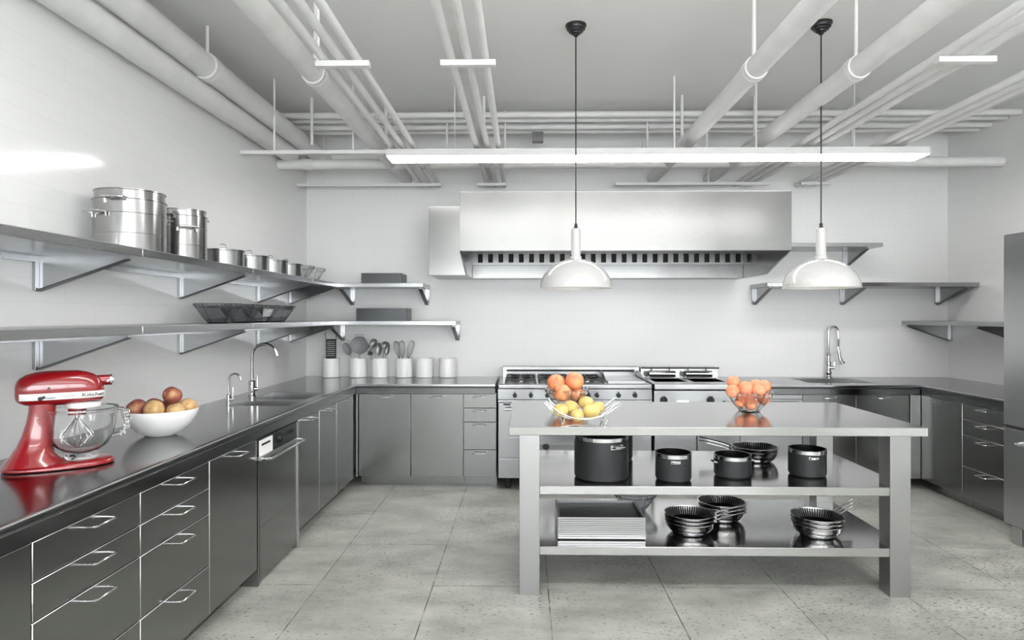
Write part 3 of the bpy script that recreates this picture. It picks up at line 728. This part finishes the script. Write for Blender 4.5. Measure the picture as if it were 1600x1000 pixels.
# silver band that follows the head on both sides and round the nose
def band_pts(z, off):
    us = [.062+.271*i/30 for i in range(31)]
    def yy(u):
        for k, (a, b) in enumerate(zip(HD[:-1], HD[1:])):
            if a[0] <= u <= b[0]:
                f = (u-a[0])/(b[0]-a[0]); lo = a[1]+(b[1]-a[1])*f; hi = a[2]+(b[2]-a[2])*f; w_ = a[3]+(b[3]-a[3])*f
                q_ = abs((z-(lo+hi)/2)/((hi-lo)/2)); return w_*max(0, 1-q_**2.6)**(1/2.6)
        return .01
    return [Vector((u, -(yy(u)+off), z)) for u in us], [Vector((u, yy(u)+off, z)) for u in us], yy
m = MB()
ZS = [.272, .279, .286, .293, .299]; RW = []
for z in ZS:
    A_, B_, yf = band_pts(z, .0026)
    a1, b1 = A_[-1]+Vector((.0085,.010,0)), B_[-1]+Vector((.0085,-.010,0))
    RW.append(A_+[a1, b1]+B_[::-1])
k_ = len(RW[0])
m.add([p for r_ in RW for p in r_], [(i*k_+j, i*k_+j+1, (i+1)*k_+j+1, (i+1)*k_+j) for i in range(len(ZS)-1) for j in range(k_-1)])
bd = m.build('silver_band', M['silver'], t, smooth=60)
def lettering(txt, size, u0, z0, par, stretch=1.0, m='black'):
    cu = bpy.data.curves.new('txt', 'FONT'); cu.body = txt; cu.size = size; cu.offset = size*.01
    o = bpy.data.objects.new('txt', cu); C.objects.link(o); bpy.context.view_layer.update()
    me = bpy.data.meshes.new_from_object(o.evaluated_get(bpy.context.evaluated_depsgraph_get()))
    bpy.data.objects.remove(o)
    bm = bmesh.new(); bm.from_mesh(me); bmesh.ops.triangulate(bm, faces=bm.faces[:]); bmesh.ops.subdivide_edges(bm, edges=bm.edges[:], cuts=4, use_grid_fill=True); bm.to_mesh(me); bm.free()
    k0 = min(range(31), key=lambda k: abs(RW[2][k].x-u0)); cum = [0]
    for a, b in zip(RW[2][k0:-1], RW[2][k0+1:]): cum.append(cum[-1]+(b-a).length)
    for v in me.vertices:
        d_ = max(0, v.co.x*stretch); z = z0+v.co.y
        q_ = max(k for k in range(len(cum)-1) if cum[k] <= d_); f = (d_-cum[q_])/(cum[q_+1]-cum[q_])
        ri = max(0, min(len(ZS)-2, max([k for k in range(len(ZS)) if ZS[k] <= z] or [0]))); g = (z-ZS[ri])/(ZS[ri+1]-ZS[ri])
        a = RW[ri][k0+q_].lerp(RW[ri+1][k0+q_], g); b = RW[ri][k0+q_+1].lerp(RW[ri+1][k0+q_+1], g)
        p = a.lerp(b, f); tt = (b-a).normalized(); nn = Vector((tt.y, -tt.x, 0))
        v.co = Vector((p.x+nn.x*.0014, p.y+nn.y*.0014, z))
    me.materials.append(M[m]); r = bpy.data.objects.new('lettering', me); C.objects.link(r); r.parent = par; return r
lettering('Kitchen', .0195, .262, .279, bd, 1.4)
lettering('ULTRA POWER', .005, .196, .2835, bd, 1.2)
MB().sphere((.128,-.0625,.2795), .008, 14, (1,.7,1)).sphere((.139,-.0635,.284), .0055, 12, (1,.7,1)).box(.145,.176,-.0645,-.0635,.2795,.2815).build('speed_lever', M['black'], t)
MB().cyl((.155,-.058,.318),(.155,-.0622,.318),.005,n=14).build('lock_screw', M['black'], t)
MB().cyl((.118,-.040,.205),(.118,-.0435,.205),.004,n=14).build('rivet', M['chrome'], t)
# glass bowl with handle
bw = MB().lathe([(.001,.046),(.03,.047),(.062,.056),(.090,.078),(.110,.115),(.121,.16),(.1245,.205),(.126,.223),(.1295,.225),(.129,.2295),(.1245,.23),(.1225,.222),(.1175,.16),(.1065,.118),(.087,.083),(.06,.062),(.03,.053),(.001,.052)], (.262,0,0), 56)
b_ = bw.build('glass_bowl', M['glass'], t, smooth=60)
MB().lathe([(.001,.026),(.058,.026),(.060,.03),(.060,.040),(.052,.0455),(.001,.0455)], (.262,0,0), 48).build('bowl_foot', M['glass'], t)
hp = [(.385,0,.215),(.402,0,.214),(.416,0,.200),(.421,0,.17),(.416,0,.14),(.400,0,.112),(.366,0,.104)]
hm = MB().tube(hp, [.007,.008,.009,.0085,.009,.008,.006], 12)
for k, p in enumerate(hp[2:6]): hm.sphere((p[0]+.004, 0, p[2]), .011, 10)
hm.build('bowl_handle', M['glass'], b_)
# wire whisk
m = MB().cyl((.247,0,.178),(.247,0,.212),.008,n=16)
m2 = MB()
for k in range(8):
    a = math.pi*k/8+.2; d_ = Vector((math.cos(a), math.sin(a), 0)); c = Vector((.247,0,0))
    for s_ in (-1, 1):
        m2.tube([c+Vector((0,0,.185))+d_*s_*.006, c+d_*s_*.03+Vector((0,0,.155)), c+d_*s_*.056+Vector((0,0,.122)), c+d_*s_*.058+Vector((0,0,.112)), c+d_*s_*.03+Vector((0,0,.08)), c+Vector((0,0,.062))], .0013, 6)
wk = m.build('whisk_hub', M['chrome'], t); m2.build('whisk_wires', M['wire'], wk)

# ------------------------------------------------------------------ fruit
def fruit_mesh(r, n=24, sq=.93, dimple=.12):
    m = MB(); rs = []
    for i in range(n//2+1):
        th = -math.pi/2+math.pi*i/(n//2); rr = max(math.cos(th), 1e-3); z = r*sq*math.sin(th)
        if th > 0: z -= dimple*r*math.exp(-(rr/.28)**2)
        rs.append([Vector((r*rr*math.cos(a)*(1+.012*math.sin(3*a)), r*rr*math.sin(a)*(1+.012*math.sin(3*a)), z)) for a in [2*math.pi*j/n for j in range(n)]])
    return m.rings(rs)
def fruit(name, m, cat, pos, r, label, group, sq=.93, tilt=(.5, .3), rz=0, dimple=.12, stem=True):
    o = fruit_mesh(r, sq=sq, dimple=dimple).build(name, M[m], smooth=70)
    o.location = pos; o.rotation_euler = (tilt[0], tilt[1], rz); tag(o, label, cat, group)
    if stem:
        MB().lathe([(.0005, r*(sq-dimple)-.002), (r*.07, r*(sq-dimple)-.001), (r*.05, r*(sq-dimple)+.0018), (.0005, r*(sq-dimple)+.002)], n=10).build('stem_end', M['stem'], o)
    return o

# white fruit bowl
t = thing('fruit_bowl', 'wide white ceramic bowl of apples beside the mixer', 'bowl', (-1.838, 3.20, .921))
MB().lathe([(.001,0),(.066,0),(.07,.003),(.104,.020),(.142,.056),(.166,.098),(.174,.13),(.1735,.132),(.169,.131),(.160,.098),(.135,.06),(.098,.03),(.06,.012),(.001,.009)], n=64).build('bowl_body', M['ceramic'], t, smooth=60)
ga = 'apples in the white bowl'
AP = [((-1.922,3.135,1.062),.050,'nect','dark red apple at the left edge of the white bowl',(.3,-.6)),
      ((-1.826,3.120,1.058),.049,'nect2','yellow apple with its stem end facing forward in the white bowl',(1.25,.1)),
      ((-1.790,3.22,1.118),.047,'nect','red and yellow apple perched on top of the others in the white bowl',(-.3,.5)),
      ((-1.745,3.17,1.042),.047,'nect2','yellow apple low at the right front of the white bowl',(.2,-.2)),
      ((-1.735,3.265,1.052),.046,'nect2','yellow apple at the right rear of the white bowl',(.9,.5)),
      ((-1.89,3.235,1.058),.047,'nect','dark apple half hidden behind the front ones in the white bowl',(-.4,.2)),
      ((-1.84,3.29,1.05),.045,'nect','dark apple at the back of the white bowl',(.1,.6))]
for p, r, m_, l_, ti in AP: fruit('apple', m_, 'fruit', p, r, l_, ga, tilt=ti)

# glass bowl prototype (ten-sided, thick rim)
def glass_bowl(name, m, label, cat, group, loc, rz=0):
    t = thing(name, label, cat, loc, rz, group)
    o_ = [(.001,0),(.060,0),(.066,.003),(.098,.042),(.133,.094)]
    rim = [(.139,.095),(.141,.104),(.146,.106),(.148,.122),(.145,.125),(.139,.1245)]
    i_ = [(.134,.105),(.126,.092),(.092,.043),(.062,.009),(.001,.008)]
    MB().lathe(o_+rim+i_, n=10).build('bowl_body', M[m], t, smooth=0)
    rg = MB()
    for k in range(30):
        a = 2*math.pi*k/30; rr = .1465*math.cos(math.pi/10)/math.cos((a % (math.pi/5))-math.pi/10)
        rg.sphere((rr*math.cos(a), rr*math.sin(a), .115), .0065, 8)
    rg.build('beaded_rim', M[m], t, smooth=60)
    return t
gb = glass_bowl('glass_bowl', 'shadeglass', 'dark-looking glass bowl nearest the camera on the lower left shelf', 'bowl', 'glass bowls on the lower left shelf', (-1.955, 4.05, 1.476), .1)
for i, (y, l_) in enumerate(((4.365, 'second dark-looking glass bowl from the front on the lower left shelf'), (4.68, 'third dark-looking glass bowl from the front on the lower left shelf'), (4.995, 'farthest dark-looking glass bowl on the lower left shelf'))):
    dup(gb, (-1.955, y, 1.476), .1+.2*i, l_)
gc = glass_bowl('glass_bowl', 'glass', 'clear glass bowl next to the covered pots on the upper left shelf', 'bowl', 'clear glass bowls on the upper left shelf', (-1.965, 5.49, 1.829), .2)
dup(gc, (-1.965, 5.80, 1.829), .5, 'clear glass bowl nearest the corner on the upper left shelf')
fb = dup(gc, (1.425, 4.09, .921), 0, 'clear glass bowl heaped with oranges on the right half of the island', 'clear glass fruit bowls on the island')
fb2 = dup(gc, (.275, 4.20, .921), .3, 'clear glass bowl holding large oranges behind the wire basket', 'clear glass fruit bowls on the island')
dup(gb, (.715, 4.17, .265), .1, 'dark-looking glass bowl behind the tray stack on the lowest island shelf', 'dark bowls on the island')['group'] = 'dark bowl under the island'
OR = [(1146,597,4.10,.042,'topmost orange at the left of the right heap'),(1145,611,4.03,.042,'orange against the left rim of the right glass bowl'),(1166,607,4.05,.050,'big orange in the middle of the right heap'),(1181,603,4.13,.044,'orange at the back centre of the right heap'),(1194,604,4.12,.044,'orange at the top right of the right heap'),(1186,611.5,3.99,.041,'orange in front at the right of the right heap'),(1173,630,4.03,.041,'orange low in the middle of the right glass bowl'),(1157,628,4.05,.035,'small orange low at the left of the right glass bowl'),(1193,623,4.08,.040,'orange low at the right of the right glass bowl'),(1168,625,4.15,.040,'orange buried at the back of the right glass bowl')]
for i, (px, py, Y, r, l_) in enumerate(OR):
    fruit('orange', 'orange', 'fruit', at(px, py, Y=Y), r, l_, 'oranges in the right glass bowl', sq=.95, tilt=(.35+.25*math.sin(i*2.1), .4*math.sin(i*1.3)), dimple=.05)
OL = [(869,598.5,4.22,.060,'large orange at the upper left of the left heap'),(898,595,4.20,.061,'large round orange on top of the left heap'),(878.5,614,4.12,.058,'large orange low in front of the left heap'),(902,618,4.2,.050,'orange low at the right of the left glass bowl'),(886,612,4.27,.05,'orange at the back of the left glass bowl')]
for i, (px, py, Y, r, l_) in enumerate(OL):
    fruit('orange', 'peach', 'fruit', at(px, py, Y=Y), r, l_, 'large oranges in the left glass bowl', sq=.95, tilt=(.8-.3*i, .3*math.sin(i*1.9)), dimple=.05, stem=i != 1)
# wire basket
t = thing('wire_basket', 'shallow chrome wire basket of yellow fruit at the island front', 'basket', (.325, 3.62, .921))
L_ = [(-.215,.105),(-.19,.075),(-.15,.045),(-.09,.024),(-.02,.016),(.05,.018),(.11,.032),(.16,.062),(.20,.092),(.222,.104)]
for k in range(7):
    v_ = -.1+.2*k/6; s_ = .75+.25*math.sqrt(max(0, 1-(v_/.12)**2)); lift = .02*(abs(v_)/.1)**2
    MB().tube([(x*s_, v_*(1-.15*abs(x)/.22), z+lift) for x, z in L_], .0032 if k in (0, 6) else .0019, 8).build('wire', M['wire'], t)
for x, z in ((-.15,.05),(-.02,.018),(.11,.037)):
    MB().tube([(x*.9, -.1, z+.018), (x*.95, -.05, z+.003), (x, 0, z-.002), (x*.95, .05, z+.003), (x*.9, .1, z+.018)], .0022, 6).build('cross_wire', M['wire'], t)
for x in (-.115, .12):
    for y in (-.075, .075):
        MB().tube([(x-.012, y, .034), (x-.004, y*1.05, .004), (x, y*1.07, .003), (x+.004, y*1.05, .004), (x+.012, y, .036)], .003, 8).build('foot', M['chrome'], t)
YF_ = [(876,641,3.60,.044,.85,'yellow fruit at the left end of the wire basket'),(892,637,3.68,.046,.9,'yellow fruit behind the front ones in the wire basket'),(902,649,3.57,.038,.95,'small yellow fruit lowest at the front of the wire basket'),(924,642,3.60,.050,.85,'largest yellow fruit at the right of the wire basket'),(916,630,3.70,.044,.9,'yellow fruit at the top rear of the wire basket'),(934,637,3.68,.040,.9,'yellow fruit at the far right of the wire basket')]
for i, (px, py, Y, r, sq, l_) in enumerate(YF_):
    fruit('yellow_fruit', 'yellow', 'fruit', at(px, py, Y=Y), r, l_, 'yellow fruit in the wire basket', sq=sq, tilt=(.2, .3*math.sin(i)), rz=i, dimple=.03, stem=False)

# ------------------------------------------------------------------ pots and pans
def stockpot(r, h, loc, label, group, hz, rz):
    t = thing('stockpot', label, 'pot', loc, rz, group)
    prof = [(.001,0),(r-.006,0),(r,.006),(r,h*.35),(r+.0012,h*.353),(r,h*.357),(r,h*.72),(r+.0015,h*.724),(r,h*.73),(r,h-.006),(r+.004,h-.004),(r+.004,h),(r-.003,h),(r-.003,.01),(.001,.008)]
    MB().lathe(prof, n=64).build('pot_body', M['potsteel'], t)
    for s_ in (-1, 1):
        p = [(s_*(r-.001), -.05, hz-.022), (s_*(r+.004), -.05, hz), (s_*(r+.045), -.045, hz), (s_*(r+.05), 0, hz+.001), (s_*(r+.045), .045, hz), (s_*(r+.004), .05, hz), (s_*(r-.001), .05, hz-.022)]
        MB().tube(p, .0055, 8).build('loop_handle', M['wire'], t)
    return t
gs = 'nested stockpots on the upper left shelf'
stockpot(.160, .262, (-1.975, 3.17, 1.829), 'large steel stockpot on the upper left shelf, lower of the nested pair', gs, .19, R(68))
stockpot(.1545, .24, (-1.975, 3.17, 1.895), 'large steel stockpot standing inside the biggest one on the upper left shelf', gs, .19, R(100))
stockpot(.130, .262, (-1.975, 3.655, 1.829), 'narrower steel stockpot right of the biggest one, lower of its pair', gs, .19, R(-50))
stockpot(.1245, .24, (-1.975, 3.655, 1.885), 'narrower steel stockpot standing inside the other narrow one', gs, .205, R(80))
def covered_pot(loc, label):
    t = thing('covered_pot', label, 'pot', loc, R(60), 'low covered pots on the upper left shelf')
    r, h = .130, .112
    MB().lathe([(.001,0),(r-.004,0),(r,.005),(r,h-.006),(r+.004,h-.003),(r+.004,h),(.001,h)], n=56).build('pot_body', M['shelf'], t)
    ld = MB().lathe([(.001,h+.001),(r+.006,h+.001),(r+.006,h+.004),(r-.01,h+.007),(.001,h+.012)], n=56).build('lid', M['shelf'], t)
    MB().tube([(-.022,0,h+.01),(-.022,0,h+.04),(-.016,0,h+.045),(.016,0,h+.045),(.022,0,h+.04),(.022,0,h+.01)], .003, 8).build('lid_loop', M['wire'], ld)
    return t
cp0 = covered_pot((-1.955, 4.11, 1.829), 'low covered steel pot right beside the tall stockpots')
for y, l_ in ((4.50, 'second low covered steel pot from the stockpots'), (4.88, 'third low covered steel pot from the stockpots'), (5.20, 'darkest low covered steel pot beside the clear glass bowls')):
    dup(cp0, (-1.955, y, 1.829), R(60), l_)
def dark_pot(r, h, loc, label, rz, grp='dark grey saucepots on the middle island shelf'):
    t = thing('saucepot', label, 'pot', loc, rz, grp)
    MB().lathe([(.001,.004),(r-.008,.004),(r-.004,.008),(r,.014),(r,h-.026),(r-.002,h-.024),(.001,h-.026)], n=64).build('pot_body', M['anod'], t) if False else \
    MB().lathe([(.001,.004),(r-.010,.004),(r-.004,.007),(r,.016),(r,h-.024),(r-.004,h-.024),(r-.004,.012),(.001,.010)], n=64).build('pot_body', M['anod'], t)
    MB().lathe([(.001,0),(r-.014,0),(r-.012,.0035),(.001,.0035)], n=48).build('base_disc', M['black'], t)
    MB().lathe([(r-.0005,h-.0238),(r+.0005,h-.0235),(r+.0005,h-.004),(r+.003,h-.001),(r+.002,h),(r-.003,h),(r-.004,h-.0235)], n=64).build('rim_band', M['mirror'], t)
    MB().lathe([(r-.0046,.013),(r-.0046,h-.001),(r-.0052,h-.001),(r-.0055,.0135),(.001,.0125),(.001,.0115)], n=64).build('lining', M['nonstick'], t)
    for s_ in (-1, 1):
        k = .6 if r < .12 else 1.0
        def wrap(a0, a1, rr): return [Vector((s_*rr*math.cos(a0+(a1-a0)*i/6), s_*rr*math.sin(a0+(a1-a0)*i/6), 0)) for i in range(7)]
        hz = h-.026-.026*k
        aw = .042*k/r
        m = MB(); inn = wrap(-aw, aw, r+.0006); out = wrap(-aw, aw, r+.005)
        rings_ = [[a+Vector((0,0,hz-.012*k)), b+Vector((0,0,hz-.012*k)), b+Vector((0,0,hz+.014*k)), a+Vector((0,0,hz+.014*k))] for a, b in zip(inn, out)]
        hd = m.rings(rings_).build('handle_plate', M['wire'], t, .001)
        MB().tube([(s_*(r+.004), -.032*k, hz), (s_*(r+.03*k), -.030*k, hz+.004), (s_*(r+.036*k), 0, hz+.006), (s_*(r+.03*k), .030*k, hz+.004), (s_*(r+.004), .032*k, hz)], .0052, 8).build('loop', M['chrome'], hd)
        for y in (-.022*k, .022*k): MB().sphere((s_*(math.sqrt(r*r-y*y)+.005), y, hz), .0035, 8).build('rivet', M['black'], hd)
    return t
SH = .595
dark_pot(.155, .247, (.441, 3.70, SH), 'biggest dark grey saucepot at the front of the middle island shelf', R(-62))
dark_pot(.140, .235, (.562, 4.19, SH), 'big dark grey saucepot mostly hidden behind the biggest one', R(-20))
dark_pot(.100, .156, (.843, 3.65, SH), 'small dark grey saucepot right of the biggest one on the middle shelf', R(-95))
dark_pot(.104, .126, (1.206, 3.74, SH), 'low wide dark grey saucepot in front of the fry pans on the middle shelf', R(10))
dark_pot(.104, .156, (1.650, 3.77, SH), 'dark grey saucepot at the right of the middle island shelf', R(-95))

def fry_pan(loc, rz, label, group):
    t = thing('fry_pan', label, 'pan', loc, rz, group)
    MB().lathe([(.001,0),(.092,0),(.096,.003),(.118,.02),(.134,.045),(.139,.068),(.142,.0715),(.1415,.073),(.138,.073),(.1365,.068),(.1315,.046),(.1155,.0225),(.094,.006),(.001,.005)], n=72).build('pan_body', M['mirror'], t)
    wob = lambda i, j: 1 if i in (0, 4) else (1-.012*(j % 2))
    MB().lathe([(.1355,.0685),(.1305,.0475),(.1145,.0245),(.0935,.0075),(.001,.0062)], n=112, wob=lambda i, j: 1-.016*(j % 2) if 0 < i < 4 else 1).build('ribbed_lining', M['nonstick'], t, smooth=12)
    rb = MB()
    for k in range(60):
        a = 2*math.pi*k/60; d_ = Vector((math.cos(a), math.sin(a), 0)); e_ = Vector((-math.sin(a), math.cos(a), 0))*.0016
        P_ = [d_*rr+Vector((0,0,zz_)) for rr, zz_ in ((.1345,.0672),(.1287,.0483),(.1115,.0258))]
        rb.rings([[p-e_, p-e_-d_*.0008+Vector((0,0,.0008)), p+e_-d_*.0008+Vector((0,0,.0008)), p+e_] for p in P_])
    rb.build('wall_rib_glints', M['rib_glints'], t)  # grey strips stand in for reflections on the fluted lining
    h = MB().tube([(.136,0,.060), (.16,0,.066), (.20,0,.078), (.27,0,.092), (.335,0,.104), (.345,0,.106)], [.005,.0075,.0065,.0075,.009,.006], 10, flat=.55).build('handle', M['mirror'], t)
    MB().box(.128, .158, -.016, .016, .055, .064).build('handle_bracket', M['mirror'], h, .002)
    return t
def pan_stack(x, y, z, n, ang, where, group):
    first = None
    names = ['bottom', 'middle', 'top'] if n == 3 else ['lower', 'upper']
    for i in range(n):
        l_ = f'{names[i]} pan of the fry pan stack {where}'
        if first is None: first = fry_pan((x, y, z), R(ang), l_, group)
        else: dup(first, (x, y, z+.0215*i), R(ang), l_)
    return first
SL = .265
f0 = pan_stack(.958, 3.74, SL, 3, 6, 'beside the trays on the lowest island shelf', 'fry pans stacked beside the trays')
pan_stack(1.215, 3.98, SL, 3, 75, 'farthest back on the lowest island shelf', 'fry pans stacked at the back')
pan_stack(1.68, 3.71, SL, 3, 32, 'at the right end of the lowest island shelf', 'fry pans stacked at the right')
pan_stack(1.475, 4.13, SH, 2, 160, 'behind a low saucepot on the middle island shelf', 'fry pans on the middle shelf')

# ------------------------------------------------------------------ trays
def tray(w_, d_, h_, loc, label, group, body, lipm):
    t = thing('baking_tray', label, 'tray', loc, 0, group)
    X, Y, o = w_/2, d_/2, .012
    m = MB().box(-X+o, X-o, -Y+.004, Y-.004, 0, .0015)
    for a in ((-X+o, -X+o+.0015, -Y+.004, Y-.004), (X-o-.0015, X-o, -Y+.004, Y-.004), (-X+o, X-o, -Y+.004, -Y+.0055), (-X+o, X-o, Y-.0055, Y-.004)):
        m.box(*a, .0015, h_-.006)
    m.build('pan_sheet', M[body], t)
    MB().slab([-X, -X+o+.002, X-o-.002, X], [-Y, -Y+.0065, Y-.0065, Y], lambda i, j: not (i == 1 and j == 1), h_-.0103, h_).build('rolled_rim', M[lipm], t, .0012)
    return t
def tray_stack(n, w_, d_, h_, x, y, z, pitch, where, group, body, lipm):
    f = None
    for i in range(n):
        pos = 'lowest' if i == 0 else 'topmost' if i == n-1 else ('number %s up' % ['two','three','four','five','six','seven','eight','nine'][i-1])
        l_ = f'{pos} tray of the {where}'
        if f is None: f = tray(w_, d_, h_, (x, y, z), l_, group, body, lipm)
        else: dup(f, (x, y, z+pitch*i), 0, l_)
tray_stack(10, .492, .335, .016, .431, 3.765, SL, .0122, 'bright aluminium tray stack on the lowest island shelf', 'aluminium trays under the island', 'nonstick', 'tray')
tray_stack(8, .375, .30, .012, -1.345, 6.115, 1.829, .0118, 'small dark tray stack on the upper back shelf', 'dark trays on the upper back shelf', 'darktray', 'darktray')
tray_stack(10, .470, .30, .012, -1.345, 6.115, 1.476, .0118, 'wide dark tray stack on the lower back shelf', 'dark trays on the lower back shelf', 'darktray', 'darktray')

# ------------------------------------------------------------------ canisters and utensils
cans = [(517.5, 'with the black grater'), (559.5, 'with the round strainers'), (593.5, 'with spoons and ladles'), (631.5, 'with whisks'), (663.5, 'that is empty beside the whisks'), (699.5, 'that is empty and farthest right')]
can0 = None; CP = []
for px, l_ in cans:
    p = at(px, 590, Y=6.27); CP.append(p.x)
    lab = 'white ceramic canister '+l_
    if can0 is None:
        can0 = thing('utensil_canister', lab, 'canister', (p.x, 6.27, .921), 0, 'white canisters on the back worktop')
        MB().lathe([(.001,0),(.078,0),(.083,.004),(.083,.182),(.0815,.186),(.079,.186),(.078,.182),(.078,.008),(.001,.006)], n=56).build('canister_body', M['ceramic'], can0)
    else: dup(can0, (p.x, 6.27, .921), 0, lab)
def oval(c, rx, rz_, tilt, n=28):
    c = Vector(c); return [c+Vector((math.cos(a)*rx*math.cos(tilt)-math.sin(a)*rz_*math.sin(tilt), 0, math.cos(a)*rx*math.sin(tilt)+math.sin(a)*rz_*math.cos(tilt))) for a in [2*math.pi*i/n for i in range(n)]]
def disc(m, c, rx, rz_, tilt, bulge=.01, n=28):
    """shallow dished disc facing the room"""
    rs = [[Vector(c)+(p-Vector(c))*k+Vector((0, bulge*(1-k*k), 0)) for p in oval(c, rx, rz_, tilt, n)] for k in (1, .8, .55, .3, .05)]
    back = [[p+Vector((0, .003, 0)) for p in r] for r in reversed(rs)]
    return m.rings(rs+back, closed=True)
# grater
x = CP[0]
t = thing('box_grater', 'black flat grater standing in the first white canister', 'grater', (x, 6.25, .93))
MB().box(-.045, .055, -.004, .004, .02, .365).build('blade', M['black'], t, .001)
m = MB()
for j in range(8):
    for i in range(6):
        xx = -.032+.0128*i+(.004 if j % 2 else 0); zz_ = .20+.0195*j
        m.box(xx, xx+.006, -.0052, -.004, zz_, zz_+.0065)
m.build('grating_holes', M['ceramic'], t)
MB().tube([(-.043,0,.36),(-.05,0,.40),(-.053,0,.42),(-.047,0,.43)], .003, 6).tube([(.053,0,.36),(.058,0,.40),(.06,0,.42),(.054,0,.43)], .003, 6).build('wire_end', M['black'], t)
# strainers
def strainer(x, c, rx, rz_, tilt, foot, label, ear=True):
    t = thing('strainer', label, 'strainer', (x, 6.25, .93), 0, None)
    MB().tube(oval(c, rx, rz_, tilt), .0045, 8, closed=True).build('frame', M['utens'], t)
    disc(MB(), c, rx-.003, rz_-.003, tilt, .03).build('mesh_cup', M['meshgrey'], t)
    a = oval(c, rx, rz_, tilt)[21]
    for dx in (-.006, .006): MB().tube([a+Vector((dx,0,0)), Vector(foot)+Vector((dx,0,0))], .0028, 6).build('handle', M['wire'], t)
    if ear:
        b = oval(c, rx, rz_, tilt)[7]; u = (b-Vector(c)).normalized()
        s_ = Vector((u.z, 0, -u.x))
        MB().tube([b-s_*.04-u*.012, b-s_*.042+u*.012, b-s_*.03+u*.022, b+s_*.03+u*.022, b+s_*.042+u*.012, b+s_*.04-u*.012], .0028, 6).build('rest_loop', M['utens'], t)
strainer(CP[1], (.02, .0, .305), .083, .083, .0, (.01, 0, .02), 'large round strainer standing in the second white canister')
strainer(CP[1], (-.095, -.025, .27), .036, .062, .45, (-.02, -.01, .02), 'oval strainer leaning left out of the second white canister')
# spoons and ladles
def spoon(x, c, rx, rz_, tilt, foot, label, y=0, name='serving_spoon'):
    t = thing(name, label, 'spoon', (x, 6.25+y, .93), 0, 'spoons in the third canister')
    disc(MB(), c, rx, rz_, tilt, .018).build('spoon_bowl', M['utens'], t)
    a = oval(c, rx, rz_, tilt)[21]
    MB().tube([a+Vector((0,.002,.006)), (a+Vector(foot))/2, foot], .0042, 8).build('handle', M['utens'], t)
X3 = CP[2]
spoon(X3, (-.055,-.02,.325), .036, .045, -.5, (.0,-.01,.02), 'round grey ladle highest in the third white canister')
spoon(X3, (-.095,.012,.285), .025, .05, -.45, (-.03,.01,.02), 'grey spoon at the left of the third white canister', .012)
spoon(X3, (-.005,-.012,.27), .035, .062, -.05, (.0,.0,.02), 'broad grey spoon upright in the third white canister', -.012)
spoon(X3, (.055,.01,.30), .045, .042, -.25, (.02,.0,.02), 'round grey ladle at the right of the third white canister', .01)
spoon(X3, (.08,-.02,.265), .026, .06, -.2, (.03,-.01,.02), 'long grey spoon at the right edge of the third white canister')
t = thing('turner', 'small black-ended spatula sticking out of the third white canister', 'spatula', (X3, 6.20, .93))
MB().prism([(-.105,0,.215),(-.06,0,.205),(-.05,0,.238),(-.09,0,.252)], (0,.004,0)).build('blade', M['black'], t)
MB().tube([(-.07,.002,.215), (-.03,.02,.10), (-.02,.03,.02)], .004, 8).build('handle', M['utens'], t)
# whisks
def whisk(x, base, top, r, label):
    t = thing('whisk', label, 'whisk', (x, 6.25, .93), 0, 'wire whisks in the fourth canister')
    b = Vector(base); tp = Vector(top); u = (tp-b).normalized(); s0 = u.orthogonal().normalized(); s1 = u.cross(s0)
    Ln = (tp-b).length
    for k in range(5):
        a = math.pi*k/5; d_ = s0*math.cos(a)+s1*math.sin(a)
        pts = []
        for i in range(17):
            f = i/16; ph = math.pi*f
            pts.append(b+u*Ln*(math.sin(ph)**.6)+d_*r*math.sin(ph*.5*2-0)*0+d_*r*math.cos(ph)*math.sin(ph)**.35*1.25)
        MB().tube(pts, .0018, 5).build('whisk_wire', M['utens'], t)
    MB().tube([b, b-u*.12], .006, 8).build('handle', M['utens'], t)
X4 = CP[3]
whisk(X4, (-.045,.01,.17), (-.085,.01,.345), .032, 'wire whisk leaning left in the fourth white canister')
whisk(X4, (-.01,-.02,.17), (-.015,-.02,.35), .034, 'wire whisk upright in the middle of the fourth white canister')
whisk(X4, (.04,0,.17), (.085,0,.35), .034, 'wire whisk leaning right in the fourth white canister')
